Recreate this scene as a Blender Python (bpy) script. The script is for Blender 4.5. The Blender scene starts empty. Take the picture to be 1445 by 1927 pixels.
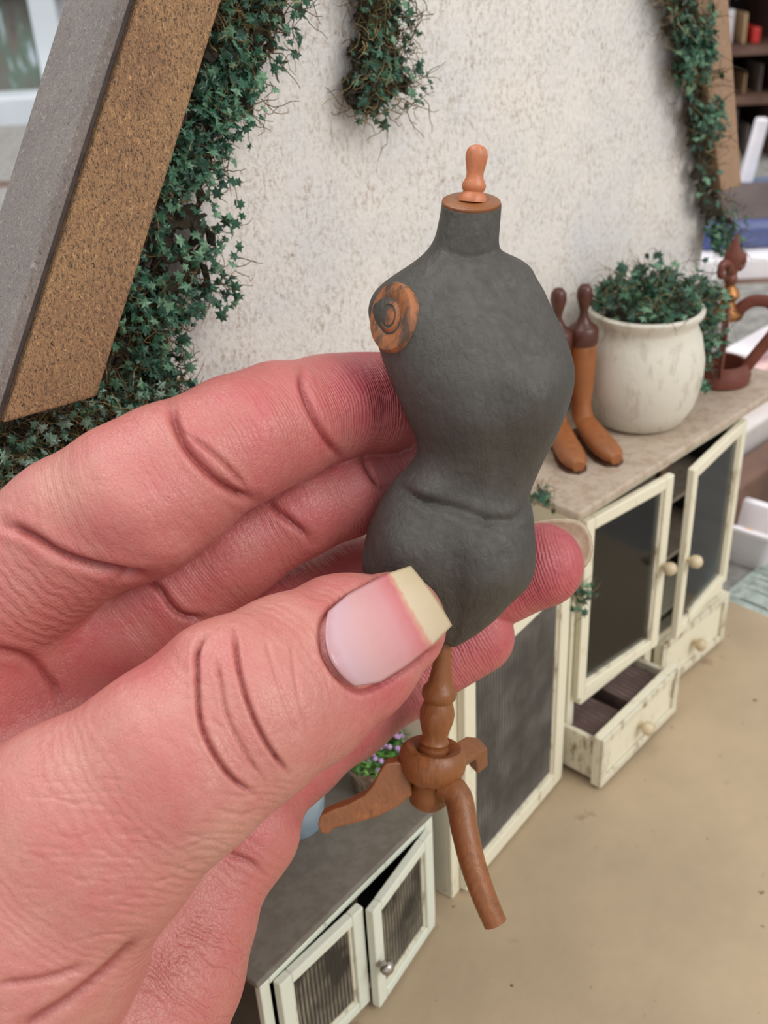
import bpy, bmesh, math, random
import numpy as np
from mathutils import Vector, Matrix

# ------------------------------------------------------------------ camera, light, exposure
S = 0.01                      # everything is authored in centimetres
W, H, FP = 1445.0, 1927.0, 2000.0
CAMH = 23.0
_p, _r = math.radians(29.5), math.radians(-3.0)
FW = np.array([0, math.cos(_p), -math.sin(_p)]); R0 = np.array([1., 0, 0]); U0 = np.cross(R0, FW)
RT = math.cos(_r) * R0 + math.sin(_r) * U0
UP = -math.sin(_r) * R0 + math.cos(_r) * U0
CC = np.array([0, 0, CAMH])
sc = bpy.context.scene
cam = bpy.data.cameras.new('camera'); camo = bpy.data.objects.new('camera', cam)
sc.collection.objects.link(camo); sc.camera = camo
camo.matrix_world = Matrix(((RT[0], UP[0], -FW[0], 0), (RT[1], UP[1], -FW[1], 0), (RT[2], UP[2], -FW[2], CAMH * S), (0, 0, 0, 1)))
cam.sensor_fit = 'VERTICAL'; cam.sensor_height = 36.0; cam.lens = 36.0 * FP / H
cam.clip_start = 0.01; cam.clip_end = 50
cam.dof.use_dof = True; cam.dof.focus_distance = 0.172; cam.dof.aperture_fstop = 34.0
sc.view_settings.view_transform = 'Standard'; sc.view_settings.look = 'None'
sc.view_settings.gamma = 1.0; sc.view_settings.exposure = 0.0
sc.view_settings.use_curve_mapping = False
wd = bpy.data.worlds.new('world'); sc.world = wd; wd.use_nodes = True
wd.node_tree.nodes['Background'].inputs[0].default_value = (0.98, 0.98, 1.0, 1)
wd.node_tree.nodes['Background'].inputs[1].default_value = 0.80

def area(name, loc, target, size, power, col):
    l = bpy.data.lights.new(name, 'AREA'); l.shape = 'RECTANGLE'; l.size = size[0]; l.size_y = size[1]
    l.energy = power; l.color = col
    o = bpy.data.objects.new(name, l); sc.collection.objects.link(o)
    o.location = loc
    o.rotation_euler = (Vector(target) - Vector(loc)).to_track_quat('-Z', 'Y').to_euler()
    return o
area('window_light', (1.1, -0.55, 1.15), (0.0, 0.2, 0.1), (0.8, 0.8), 15.0, (1.0, 0.98, 0.94))
area('far_wall_fill', (-0.4, 1.1, 1.6), (-0.4, 2.0, 0.1), (0.8, 0.5), 16.0, (1.0, 0.98, 1.0))  # unseen fill lamp, added to brighten the far wall
area('ceiling_light', (-0.5, 0.1, 1.5), (0.0, 0.25, 0.1), (0.8, 0.8), 9.0, (0.98, 0.99, 1.0))

# ------------------------------------------------------------------ geometry maths
def ray(x, y): return FW + RT * (x - W / 2) / FP + UP * (H / 2 - y) / FP
def D(x, y, d): return CC + ray(x, y) * d
def Zp(x, y, z):
    v = ray(x, y); return CC + v * (z - CAMH) / v[2]
A0 = Zp(1058, 1436, 0); A1 = Zp(1342, 1195, 0)
DV = (A1 - A0) / np.linalg.norm(A1 - A0); NV = np.array([-DV[1], DV[0], 0.])
def onplane(x, y, q):                      # point on the plane parallel to the gable wall
    v = ray(x, y); t = ((A0 + NV * q - CC) @ NV) / (v @ NV); return CC + v * t
def sq(P): P = np.asarray(P); return ((P - A0) @ DV, (P - A0) @ NV, P[2])
def G(s, q, z): return A0 + DV * s + NV * q + np.array([0, 0, z])

rng = np.random.default_rng(7); random.seed(7)

# ------------------------------------------------------------------ materials
def lin(c):
    return tuple(((v / 255.) / 12.92 if v / 255. <= 0.04045 else ((v / 255. + 0.055) / 1.055) ** 2.4) for v in c) + (1.,)
class NT:
    def __init__(s, name):
        s.m = bpy.data.materials.new(name); s.m.use_nodes = True; s.t = s.m.node_tree; s.n = s.t.nodes
        s.b = s.n['Principled BSDF']; s.tc = s.n.new('ShaderNodeTexCoord')
        s.mp = s.n.new('ShaderNodeMapping'); s.mp.inputs['Scale'].default_value = (100, 100, 100)
        s.t.links.new(s.tc.outputs['Object'], s.mp.inputs[0])
    def L(s, a, b): s.t.links.new(a, b)
    def vec(s, scale=(1, 1, 1), rot=(0, 0, 0)):
        m = s.n.new('ShaderNodeMapping'); m.inputs['Scale'].default_value = scale; m.inputs['Rotation'].default_value = rot
        s.L(s.mp.outputs[0], m.inputs[0]); return m.outputs[0]
    def noise(s, scale, detail=4, rough=0.6, vec=None, dist=0.0):
        n = s.n.new('ShaderNodeTexNoise'); n.inputs['Scale'].default_value = scale
        n.inputs['Detail'].default_value = detail; n.inputs['Roughness'].default_value = rough
        n.inputs['Distortion'].default_value = dist
        s.L(vec or s.mp.outputs[0], n.inputs['Vector']); return n.outputs['Fac']
    def voro(s, scale, feature='F1', vec=None, out='Distance'):
        n = s.n.new('ShaderNodeTexVoronoi'); n.feature = feature; n.inputs['Scale'].default_value = scale
        s.L(vec or s.mp.outputs[0], n.inputs['Vector']); return n.outputs[out]
    def ramp(s, fac, stops):
        r = s.n.new('ShaderNodeValToRGB'); e = r.color_ramp.elements
        while len(e) < len(stops): e.new(0.5)
        for i, (p, c) in enumerate(stops):
            e[i].position = p; e[i].color = c if len(c) == 4 else lin(c)
        s.L(fac, r.inputs[0]); return r.outputs[0]
    def mix(s, fac, a, b, mode='MIX'):
        m = s.n.new('ShaderNodeMix'); m.data_type = 'RGBA'; m.blend_type = mode
        for i, v in ((0, fac), (6, a), (7, b)):
            if hasattr(v, 'links'): s.L(v, m.inputs[i])
            elif i == 0: m.inputs[0].default_value = v
            else: m.inputs[i].default_value = v if len(v) == 4 else lin(v)
        return m.outputs[2]
    def math(s, op, a, b=0.0):
        m = s.n.new('ShaderNodeMath'); m.operation = op
        for i, v in ((0, a), (1, b)):
            if hasattr(v, 'links'): s.L(v, m.inputs[i])
            else: m.inputs[i].default_value = v
        return m.outputs[0]
    def attr(s, name):
        a = s.n.new('ShaderNodeAttribute'); a.attribute_name = name; return a.outputs['Fac']
    def bump(s, h, dist, strength=1.0, prev=None):
        b = s.n.new('ShaderNodeBump'); b.inputs['Distance'].default_value = dist * S; b.inputs['Strength'].default_value = strength
        s.L(h, b.inputs['Height'])
        if prev is not None: s.L(prev, b.inputs['Normal'])
        s.L(b.outputs[0], s.b.inputs['Normal']); return b.outputs[0]
    def col(s, c):
        if hasattr(c, 'links'): s.L(c, s.b.inputs['Base Color'])
        else: s.b.inputs['Base Color'].default_value = lin(c)
        return s
    def rough(s, r):
        s.b.inputs['Roughness'].default_value = r; return s

def simple(name, c1, c2=None, scale=3.0, rough=0.6, bump=0.0, metal=0.0, lo=0.35, hi=0.65):
    t = NT(name); c2 = c2 or c1
    f = t.noise(scale)
    t.col(t.ramp(f, [(lo, c1), (hi, c2)])); t.rough(rough); t.b.inputs['Metallic'].default_value = metal
    if bump: t.bump(t.noise(scale * 3), bump)
    return t.m

def m_plaster():
    t = NT('plaster')
    big = t.ramp(t.noise(0.35, 3), [(0.35, (238, 232, 224)), (0.7, (224, 223, 221))])
    v = t.vec((1, 1, 0.62))
    sp = t.ramp(t.noise(9.5, 6, 0.8, v), [(0.34, (1, 1, 1, 1)), (0.52, (0, 0, 0, 1))])
    sp2 = t.ramp(t.noise(1.1, 3, 0.6), [(0.3, (0.25, 0.25, 0.25, 1)), (0.62, (1, 1, 1, 1))])
    f = t.math('MULTIPLY', sp, sp2)
    c = t.mix(f, big, (172, 154, 136))
    dk = t.ramp(t.noise(10, 3, 0.6, v), [(0.27, (1, 1, 1, 1)), (0.33, (0, 0, 0, 1))])
    c = t.mix(t.math('MULTIPLY', dk, 0.45), c, (92, 80, 70))
    t.col(c).rough(0.85)
    b = t.bump(t.noise(7, 6, 0.7), 0.05); return t.m
def m_beam(name, base, mid, dark, frac):
    t = NT(name)
    v = t.vec((1, 1, 0.55))
    c = t.ramp(t.noise(0.6, 4, 0.6), [(0.3, base), (0.7, mid)])
    sp = t.ramp(t.noise(25, 5, 0.85, v, 1.0), [(frac, (1, 1, 1, 1)), (frac + 0.12, (0, 0, 0, 1))])
    c = t.mix(sp, c, dark)
    lt = t.ramp(t.noise(15, 4, 0.7, v, 1.5), [(0.56, (0, 0, 0, 1)), (0.68, (1, 1, 1, 1))])
    c = t.mix(t.math('MULTIPLY', lt, 0.6), c, tuple(min(255, int(k * 1.28) + 12) for k in base))
    t.col(c).rough(0.8); t.bump(t.noise(11, 6, 0.8, v), 0.05); return t.m
def m_wood(name, c1, c2, rough=0.4, sc_=(4, 4, 0.8), bump=0.012):
    t = NT(name)
    f = t.noise(2.5, 5, 0.65, t.vec(sc_), 0.6)
    g = t.noise(1.2, 2)
    c = t.mix(t.ramp(g, [(0.35, (0, 0, 0, 1)), (0.7, (1, 1, 1, 1))]), t.ramp(f, [(0.3, c1), (0.7, c2)]), t.ramp(f, [(0.3, tuple(int(k * .62) for k in c1)), (0.7, c1)]))
    t.col(c).rough(rough); t.bump(f, bump); return t.m
def m_painted(name, base, wear, edge=0.30):
    t = NT(name)
    f = t.noise(2.2, 6, 0.75, t.vec((1, 1, 0.35)))
    c = t.mix(t.ramp(f, [(edge, (1, 1, 1, 1)), (edge + 0.12, (0, 0, 0, 1))]), base, wear)
    t.col(c).rough(0.6); t.bump(t.noise(6, 4), 0.015); return t.m
def m_torso():
    t = NT('torso_paint')
    v = t.vec((1, 1, 0.45))
    c = t.ramp(t.noise(0.9, 4, 0.6), [(0.3, (64, 61, 56)), (0.52, (71, 68, 62)), (0.75, (84, 82, 78))])
    sp = t.ramp(t.noise(3.2, 5, 0.8), [(0.27, (1, 1, 1, 1)), (0.34, (0, 0, 0, 1))])
    c = t.mix(t.math('MULTIPLY', sp, 0.6), c, (48, 46, 50))
    t.col(c).rough(0.52)
    b = t.bump(t.noise(6, 6, 0.65, v, 1.2), 0.035)
    t.bump(t.noise(1.5, 3), 0.05, 1.0, b); return t.m
def m_floor():
    t = NT('board_paint')
    c = t.ramp(t.noise(0.25, 4, 0.6), [(0.3, (184, 163, 133)), (0.7, (166, 147, 120))])
    st = t.ramp(t.noise(0.9, 3, 0.6), [(0.66, (0, 0, 0, 1)), (0.74, (1, 1, 1, 1))])
    c = t.mix(t.math('MULTIPLY', st, 0.55), c, (124, 98, 72))
    sp = t.ramp(t.noise(2.6, 2, 0.5), [(0.74, (0, 0, 0, 1)), (0.78, (1, 1, 1, 1))])
    c = t.mix(sp, c, (92, 68, 50))
    t.col(c).rough(0.7); t.bump(t.noise(2.5, 5), 0.02); return t.m
def m_screen(name, dark, light, sc_=6.0):
    t = NT(name)
    w = t.n.new('ShaderNodeTexWave'); w.wave_type = 'BANDS'; w.bands_direction = 'X'
    w.inputs['Scale'].default_value = sc_; w.inputs['Distortion'].default_value = 1.6; w.inputs['Detail'].default_value = 2
    t.L(t.vec((1, 1, 0.25), (0, 0, -math.atan2(DV[1], DV[0]))), w.inputs['Vector'])
    g = t.ramp(t.noise(0.8, 3), [(0.4, (0, 0, 0, 1)), (0.65, (1, 1, 1, 1))])
    f = t.math('MULTIPLY', w.outputs['Fac'], g)
    t.col(t.mix(f, dark, light)).rough(0.5); t.bump(w.outputs['Fac'], 0.02)
    # fine gauze: partly see-through
    t.b.inputs['Alpha'].default_value = 0.86; return t.m
def m_glass():
    t = NT('door_glass'); n = t.n
    n.remove(t.b); out = [k for k in n if k.type == 'OUTPUT_MATERIAL'][0]
    tr = n.new('ShaderNodeBsdfTransparent'); tr.inputs[0].default_value = (0.82, 0.84, 0.84, 1)
    gl = n.new('ShaderNodeBsdfGlossy'); gl.inputs['Roughness'].default_value = 0.12
    mx = n.new('ShaderNodeMixShader'); fr = n.new('ShaderNodeFresnel'); fr.inputs[0].default_value = 1.5
    t.L(fr.outputs[0], mx.inputs[0]); t.L(tr.outputs[0], mx.inputs[1]); t.L(gl.outputs[0], mx.inputs[2]); t.L(mx.outputs[0], out.inputs[0])
    return t.m
def m_leaf(name, c1, c2, c3):
    t = NT(name)
    r = t.attr('tone')
    c = t.ramp(r, [(0.0, c1), (0.55, c2), (1.0, c3)])
    t.col(c).rough(0.42); t.bump(t.noise(9, 3), 0.02); return t.m
def m_skin():
    t = NT('skin')
    red = t.attr('red'); pale = t.attr('pale')
    nz = t.noise(1.6, 4, 0.6); nz2 = t.noise(7, 4, 0.7)
    f = t.math('ADD', red, t.math('MULTIPLY', t.math('SUBTRACT', nz, 0.5), 0.55))
    f = t.math('ADD', f, t.math('MULTIPLY', t.math('SUBTRACT', nz2, 0.5), 0.30))
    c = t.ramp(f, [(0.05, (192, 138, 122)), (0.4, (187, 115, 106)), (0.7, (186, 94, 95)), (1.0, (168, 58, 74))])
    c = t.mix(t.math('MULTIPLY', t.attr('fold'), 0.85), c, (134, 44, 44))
    t.col(c).rough(0.36)
    t.b.inputs['Subsurface Weight'].default_value = 0.12
    t.b.inputs['Subsurface Radius'].default_value = (1.0, 0.35, 0.2); t.b.inputs['Subsurface Scale'].default_value = 0.0018
    t.b.inputs['Specular IOR Level'].default_value = 0.55
    al = t.attr('along')
    ph = t.math('ADD', t.math('MULTIPLY', al, 2 * math.pi / 0.062), t.math('MULTIPLY', t.noise(0.9, 3), 24))
    sn = t.math('MULTIPLY', t.math('SINE', ph), t.attr('ridge'))
    b = t.bump(sn, 0.006, 0.8)
    v = t.voro(15, 'DISTANCE_TO_EDGE', t.vec((1, 1, .6), (.5, .3, .4)))
    v = t.math('MINIMUM', v, 0.12)
    b = t.bump(v, 0.05, 0.5, b)
    w = t.math('ADD', t.math('MULTIPLY', t.attr('along'), 30.0), t.math('MULTIPLY', t.noise(2.2, 3), 14))
    w = t.math('MULTIPLY', t.math('SINE', w), t.attr('wrinkle'))
    b = t.bump(w, 0.014, 0.8, b)
    b = t.bump(t.noise(5.0, 6, 0.7), 0.026, 0.8, b)
    return t.m

M = dict(
    stump=m_painted('stained_disc', (158, 98, 58), (84, 66, 54), 0.44),
    plaster=m_plaster(), beam=m_beam('beam_brown', (184, 144, 100), (158, 118, 86), (60, 50, 44), 0.40),
    beamg=m_beam('beam_grey', (150, 140, 133), (128, 120, 114), (92, 84, 78), 0.36),
    beamr=m_beam('beam_pale', (176, 142, 112), (160, 128, 104), (120, 92, 70), 0.30),
    beamd=simple('beam_shadow_gap', (78, 66, 60), (58, 50, 48), 3, 0.8, 0.02),  # dark colour stands in for the shadow gap beside the beam
    torso=m_torso(), floor=m_floor(), glass=m_glass(),
    owood=m_wood('turned_wood', (156, 96, 50), (110, 62, 30), 0.38),
    fwood=m_wood('finial_wood', (206, 128, 86), (186, 104, 62), 0.4),
    cream=m_painted('cream_paint', (226, 220, 196), (172, 152, 118), 0.30),
    creamw=m_painted('cream_paint_worn', (214, 208, 186), (136, 118, 92), 0.36),
    white=m_painted('white_paint', (216, 220, 204), (140, 132, 110), 0.26),
    counter=m_painted('counter_paint', (184, 168, 150), (168, 148, 128), 0.42),
    ctop=m_painted('grey_top_paint', (122, 116, 105), (112, 105, 94), 0.44),
    darkin=simple('dark_interior', (62, 60, 58), (48, 46, 45), 1.2, 0.7, 0.01),
    darkside=simple('dark_side', (70, 62, 52), (50, 46, 40), 1.2, 0.6, 0.01),
    brownin=simple('brown_edge', (104, 78, 60), (72, 52, 40), 2.0, 0.6, 0.01),
    drawer=m_screen('ribbed_lining', (110, 90, 86), (160, 138, 132), 1.7),
    gauze=m_screen('gauze', (70, 68, 66), (126, 120, 114), 2.3),
    gauze2=m_screen('fine_gauze', (50, 47, 42), (150, 140, 122), 2.6),
    pot=m_painted('glazed_pot', (214, 209, 194), (192, 183, 166), 0.36),
    rust=m_wood('rusty_metal', (128, 66, 48), (88, 44, 34), 0.45, (1, 1, 1), 0.02),
    gold=simple('worn_gold', (176, 124, 66), (110, 66, 42), 2.5, 0.35, 0.02, 0.6),
    boot=m_wood('boot_leather', (168, 104, 58), (132, 76, 40), 0.4, (1.5, 1.5, 0.6), 0.01),
    bootd=m_wood('boot_tree_wood', (92, 48, 34), (64, 34, 28), 0.35, (1.5, 1.5, 1), 0.01),
    sole=simple('boot_sole', (92, 56, 34), (66, 40, 26)),
    knob=simple('knob_paint', (206, 190, 158), (190, 170, 136), 2, 0.35),
    steel=simple('steel', (190, 186, 178), (150, 146, 138), 2, 0.22, 0, 0.9),
    leaf=m_leaf('ivy_leaf', (24, 58, 44), (52, 98, 72), (128, 168, 132)),
    leafb=m_leaf('ivy_leaf_dusty', (34, 58, 42), (82, 116, 92), (160, 184, 168)),
    grass=m_leaf('bright_leaf', (42, 92, 30), (86, 148, 58), (150, 196, 110)),
    moss=m_leaf('dry_moss', (54, 44, 24), (98, 82, 48), (160, 138, 92)),
    mat=simple('moss_mat', (46, 44, 30), (66, 56, 38), 3, 0.9, 0.12),
    flower=simple('purple_petals', (196, 164, 206), (176, 140, 192)),
    bluepot=simple('pale_blue_glaze', (176, 196, 208), (158, 180, 196), 1.2, 0.35, 0.01),
    beigepot=m_painted('beige_clay', (172, 156, 134), (124, 98, 76), 0.42),
    twig=m_wood('twig_bark', (120, 96, 78), (72, 56, 48), 0.7, (2, 2, 0.5), 0.04),
    skin=m_skin(),
)

# ------------------------------------------------------------------ object helpers
class MB:
    def __init__(s): s.v = []; s.f = []; s.n = 0; s.mi = []; s.a = []
    def add(s, v, f, mi=0, tone=None):
        v = np.asarray(v, float); s.v.append(v); s.f += [tuple(int(i) + s.n for i in k) for k in f]
        s.mi += [mi] * len(f); s.n += len(v)
        s.a.append(np.full(len(v), 0.5 if tone is None else tone)); return s
    def hexa(s, c, mi=0):       # eight corners: 4 bottom (ccw), 4 top
        return s.add(c, [(0, 3, 2, 1), (4, 5, 6, 7), (0, 1, 5, 4), (1, 2, 6, 5), (2, 3, 7, 6), (3, 0, 4, 7)], mi)
    def box(s, fr, s0, s1, q0, q1, z0, z1, mi=0):
        return s.hexa([fr(*p) for p in ((s0, q0, z0), (s1, q0, z0), (s1, q1, z0), (s0, q1, z0), (s0, q0, z1), (s1, q0, z1), (s1, q1, z1), (s0, q1, z1))], mi)
    def tube(s, pts, rad, n=12, mi=0, cap=True, flat=1.0, up=None, tone=None):
        pts = np.asarray(pts, float); k = len(pts); rad = np.broadcast_to(np.asarray(rad, float), (k,))
        t = np.gradient(pts, axis=0); t /= np.linalg.norm(t, axis=1)[:, None] + 1e-12
        ref = np.array(up if up is not None else (0.13, 0.31, 0.94), float)
        V = []
        for i in range(k):
            a = np.cross(t[i], ref); a /= np.linalg.norm(a) + 1e-9; b = np.cross(t[i], a)
            if up is None: ref = ref - (ref @ t[i]) * t[i] * 0.0
            for j in range(n):
                an = 2 * math.pi * j / n
                V.append(pts[i] + rad[i] * (a * math.cos(an) + b * math.sin(an) * flat))
        F = [(i * n + j, i * n + (j + 1) % n, (i + 1) * n + (j + 1) % n, (i + 1) * n + j) for i in range(k - 1) for j in range(n)]
        if cap: F += [tuple(range(n))[::-1], tuple((k - 1) * n + j for j in range(n))]
        return s.add(V, F, mi, tone)
    def lathe(s, base, axis, prof, n=40, mi=0, closed=True):   # prof: (radius, height)
        base = np.asarray(base, float); axis = np.asarray(axis, float); axis = axis / np.linalg.norm(axis)
        a = np.cross(axis, (0.3, 0.9, 0.2)); a /= np.linalg.norm(a); b = np.cross(axis, a)
        V = [base + axis * h + r * (a * math.cos(2 * math.pi * j / n) + b * math.sin(2 * math.pi * j / n)) for r, h in prof for j in range(n)]
        k = len(prof)
        F = [(i * n + j, i * n + (j + 1) % n, (i + 1) * n + (j + 1) % n, (i + 1) * n + j) for i in range(k - 1) for j in range(n)]
        if closed: F += [tuple(range(n))[::-1], tuple((k - 1) * n + j for j in range(n))]
        return s.add(V, F, mi)
    def ball(s, c, r, n=16, mi=0, sc3=(1, 1, 1)):
        prof = [(r * math.sin(math.pi * i / n), -r * math.cos(math.pi * i / n)) for i in range(n + 1)]
        prof[0] = (r * 0.02, -r); prof[-1] = (r * 0.02, r)
        m = MB(); m.lathe((0, 0, 0), (0, 0, 1), prof, n * 2)
        return s.add(m.v[0] * np.array(sc3) + np.asarray(c), m.f, mi)

def build(name, mb, mats, parent=None, smooth=False, bevel=0.0, origin=None):
    v = np.concatenate(mb.v); me = bpy.data.meshes.new(name)
    org = np.array(parent['_o']) if parent is not None else (np.asarray(origin, float) if origin is not None else np.array([v[:, 0].mean(), v[:, 1].mean(), v[:, 2].min()]))
    me.from_pydata(((v - org) * S).tolist(), [], mb.f)
    for m in (mats if isinstance(mats, (list, tuple)) else [mats]): me.materials.append(m)
    me.polygons.foreach_set('material_index', mb.mi)
    me.polygons.foreach_set('use_smooth', [smooth] * len(me.polygons))
    at = me.attributes.new('tone', 'FLOAT', 'POINT'); at.data.foreach_set('value', np.concatenate(mb.a).astype(np.float32))
    bm = bmesh.new(); bm.from_mesh(me); bmesh.ops.recalc_face_normals(bm, faces=bm.faces); bm.to_mesh(me); bm.free()
    o = bpy.data.objects.new(name, me); sc.collection.objects.link(o)
    o['_o'] = org.tolist()
    if parent is not None: o.parent = parent
    else: o.location = org * S
    if bevel:
        b = o.modifiers.new('bevel', 'BEVEL'); b.width = bevel * S; b.segments = 2; b.limit_method = 'ANGLE'; b.angle_limit = 0.6
    if smooth and not bevel:
        try: me.set_sharp_from_angle(angle=math.radians(50))
        except Exception: pass
    return o
def thing(name, loc, label, cat, group=None):
    o = bpy.data.objects.new(name, None); sc.collection.objects.link(o); o.empty_display_size = 0.01
    o.location = np.asarray(loc) * S; o['_o'] = list(map(float, loc)); return tag(o, label, cat, group)
def tag(o, label, cat, group=None):
    o['label'] = label; o['category'] = cat
    if group: o['group'] = group
    return o
def struct(o): o['kind'] = 'structure'; return o

def catmull(P, m=8):
    P = np.asarray(P, float); Q = np.vstack([2 * P[0] - P[1], P, 2 * P[-1] - P[-2]]); out = []
    for i in range(1, len(Q) - 2):
        for k in range(m):
            t = k / m
            out.append(0.5 * (2 * Q[i] + (Q[i + 1] - Q[i - 1]) * t + (2 * Q[i - 1] - 5 * Q[i] + 4 * Q[i + 1] - Q[i + 2]) * t * t + (3 * Q[i] - 3 * Q[i + 1] + Q[i + 2] - Q[i - 1]) * t ** 3))
    out.append(P[-1]); return np.array(out)

# ------------------------------------------------------------------ setting
def XY(x, y, z): return np.array([x, y, z], float)
# beige base board of the miniature house: its far right edge runs as seen
e1, e2 = Zp(1345, 1118, 0), Zp(1470, 1170, 0); ed = (e2 - e1) / np.linalg.norm(e2 - e1)
far = e1 - ed * 30; near = e1 + ed * 40
back = np.array([-ed[1], ed[0], 0]); back = back if back @ np.array([0, -1, 0]) > 0 else -back
mb = MB(); c4 = [far + back * 45, near + back * 45, near, far]
mb.hexa([p + [0, 0, -1.2] for p in c4] + [p + [0, 0, 0.0] for p in c4])
struct(build('floor', mb, M['floor'], bevel=0.05))
# gable wall of plaster
mb = MB()
wp = [(-17.5, 0), (12.6, 0), (12.4, 11), (12.5, 13.2), (13.1, 14.6), (10.6, 20.4), (7.4, 28), (-3.2, 31), (-8.4, 23.0), (-17.5, 8)]
k = len(wp); V = [G(a, 4.0, b) for a, b in wp] + [G(a, 4.8, b) for a, b in wp]
mb.add(V, [tuple(range(k))[::-1], tuple(range(k, 2 * k))] + [(i, (i + 1) % k, k + (i + 1) % k, k + i) for i in range(k)])
struct(build('wall_back', mb, M['plaster']))

# timbers on the gable
def timber(name, poly, q0, q1, mats, label, gap=False):
    # poly: front face corners in (s, z) at q0, extruded back to q1
    mb = MB(); V = [G(a, q0, b) for a, b in poly] + [G(a, q1, b) for a, b in poly]
    t = thing(name, G(poly[2][0], q0, poly[2][1]), label, 'beam')
    mb.add(V, [(0, 1, 2, 3), (4, 7, 6, 5), (0, 4, 5, 1), (1, 5, 6, 2), (2, 6, 7, 3), (3, 7, 4, 0)])
    build('front_board', mb, mats, t, bevel=0.05)
    return t
q = 2.0
def ext(a, b, k): return (a[0] + (a[0] - b[0]) * k, a[1] + (a[1] - b[1]) * k)
f_ = [sq(onplane(x, y, q)) for x, y in ((262, 0), (418, 0), (183, 747), (8, 797))]
f_ = [(a, c) for a, b, c in f_]
TL = ext(f_[0], f_[3], 0.6); TR = ext(f_[1], f_[2], 0.6)
lb = timber('timber_beam', [TL, TR, f_[2], f_[3]], q, 3.5, M['beam'], 'large speckled brown timber beam sloping down the left edge of the plaster gable')
# grey weathered board lying along the roof side of the brown one, with a joint strip coloured as the shadow gap between them
g_ = [sq(onplane(x, y, q + 0.1)) for x, y in ((238, 0), (-10, 700))]
slope = (f_[0][0] - f_[3][0], f_[0][1] - f_[3][1]); ln = math.hypot(*slope); sv = (slope[0] / ln, slope[1] / ln); nv = (-sv[1], sv[0])
def off(p, k): return (p[0] + nv[0] * k, p[1] + nv[1] * k)
def strip(name, o0, o1, qa, qb, mat, lowk=0.0, label=None):
    B = ext(f_[3], f_[0], lowk)
    pts = [off(TL, o1), off(TL, o0), off(B, o0), off(B, o1)]
    mb = MB(); V = [G(a, qa, b) for a, b in pts] + [G(a, qb, b) for a, b in pts]
    mb.add(V, [(0, 1, 2, 3), (4, 7, 6, 5), (0, 4, 5, 1), (1, 5, 6, 2), (2, 6, 7, 3), (3, 7, 4, 0)])
    o = build(name, mb, mat, lb, bevel=0.03)
    if label: o['label'] = label
strip('joint', 0.0, 0.14, q + 0.12, 3.9, M['beamd'], 0.02, 'recessed joint strip coloured dark as a shadow gap')
strip('roof_board', 0.14, 0.36, q + 0.02, 3.6, M['beamg'], 0.0, 'grey weathered roof board')
r_ = [sq(onplane(x, y, 3.3)) for x, y in ((1312, 0), (1371, 0), (1396, 350), (1358, 361))]
r_ = [(a, c) for a, b, c in r_]
timber('timber_beam', [ext(r_[0], r_[3], 1.5), ext(r_[1], r_[2], 1.5), r_[2], r_[3]], 3.3, 3.95, M['beamr'],
       'slim pale brown timber beam sloping down at the right edge of the gable')

# ------------------------------------------------------------------ cabinets
def frame(o, dv):
    dv = np.asarray(dv, float); dv = dv / np.linalg.norm(dv); nv_ = np.array([-dv[1], dv[0], 0])
    return lambda s, q, z: np.asarray(o, float) + dv * s + nv_ * q + np.array([0, 0, z])
def carcass(t, fr, w, dep, h, z0=0.0, side='cream', inn='darkin', th=0.28, back=True):
    mb = MB()
    mb.box(fr, 0, th, 0.12, dep, z0, h); mb.box(fr, w - th, w, 0.12, dep, z0, h)
    mb.box(fr, th, w - th, dep - 0.2, dep, z0, h, 1); mb.box(fr, th, w - th, 0.3, dep - 0.2, z0, z0 + 0.25, 1)
    mb.box(fr, th, w - th, 0.15, dep, h - 0.2, h, 1)
    mb.box(fr, th, th + 0.04, 0.3, dep, z0, h, 1); mb.box(fr, w - th - 0.04, w - th, 0.3, dep, z0, h, 1)
    return build('body', mb, [M[side], M[inn]], t, bevel=0.03)
def hinged(fr, hs, hq, ang, sign):       # door frame: u along the door from its hinge
    o = fr(hs, hq, 0); d1 = fr(1, 0, 0) - fr(0, 0, 0); n1 = fr(0, 1, 0) - fr(0, 0, 0)
    a = math.radians(ang); u = d1 * sign * math.cos(a) - n1 * math.sin(a); v = n1 * math.cos(a) + d1 * sign * math.sin(a)
    return lambda s, q, z: o + u * s + v * q + np.array([0, 0, z])
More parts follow.
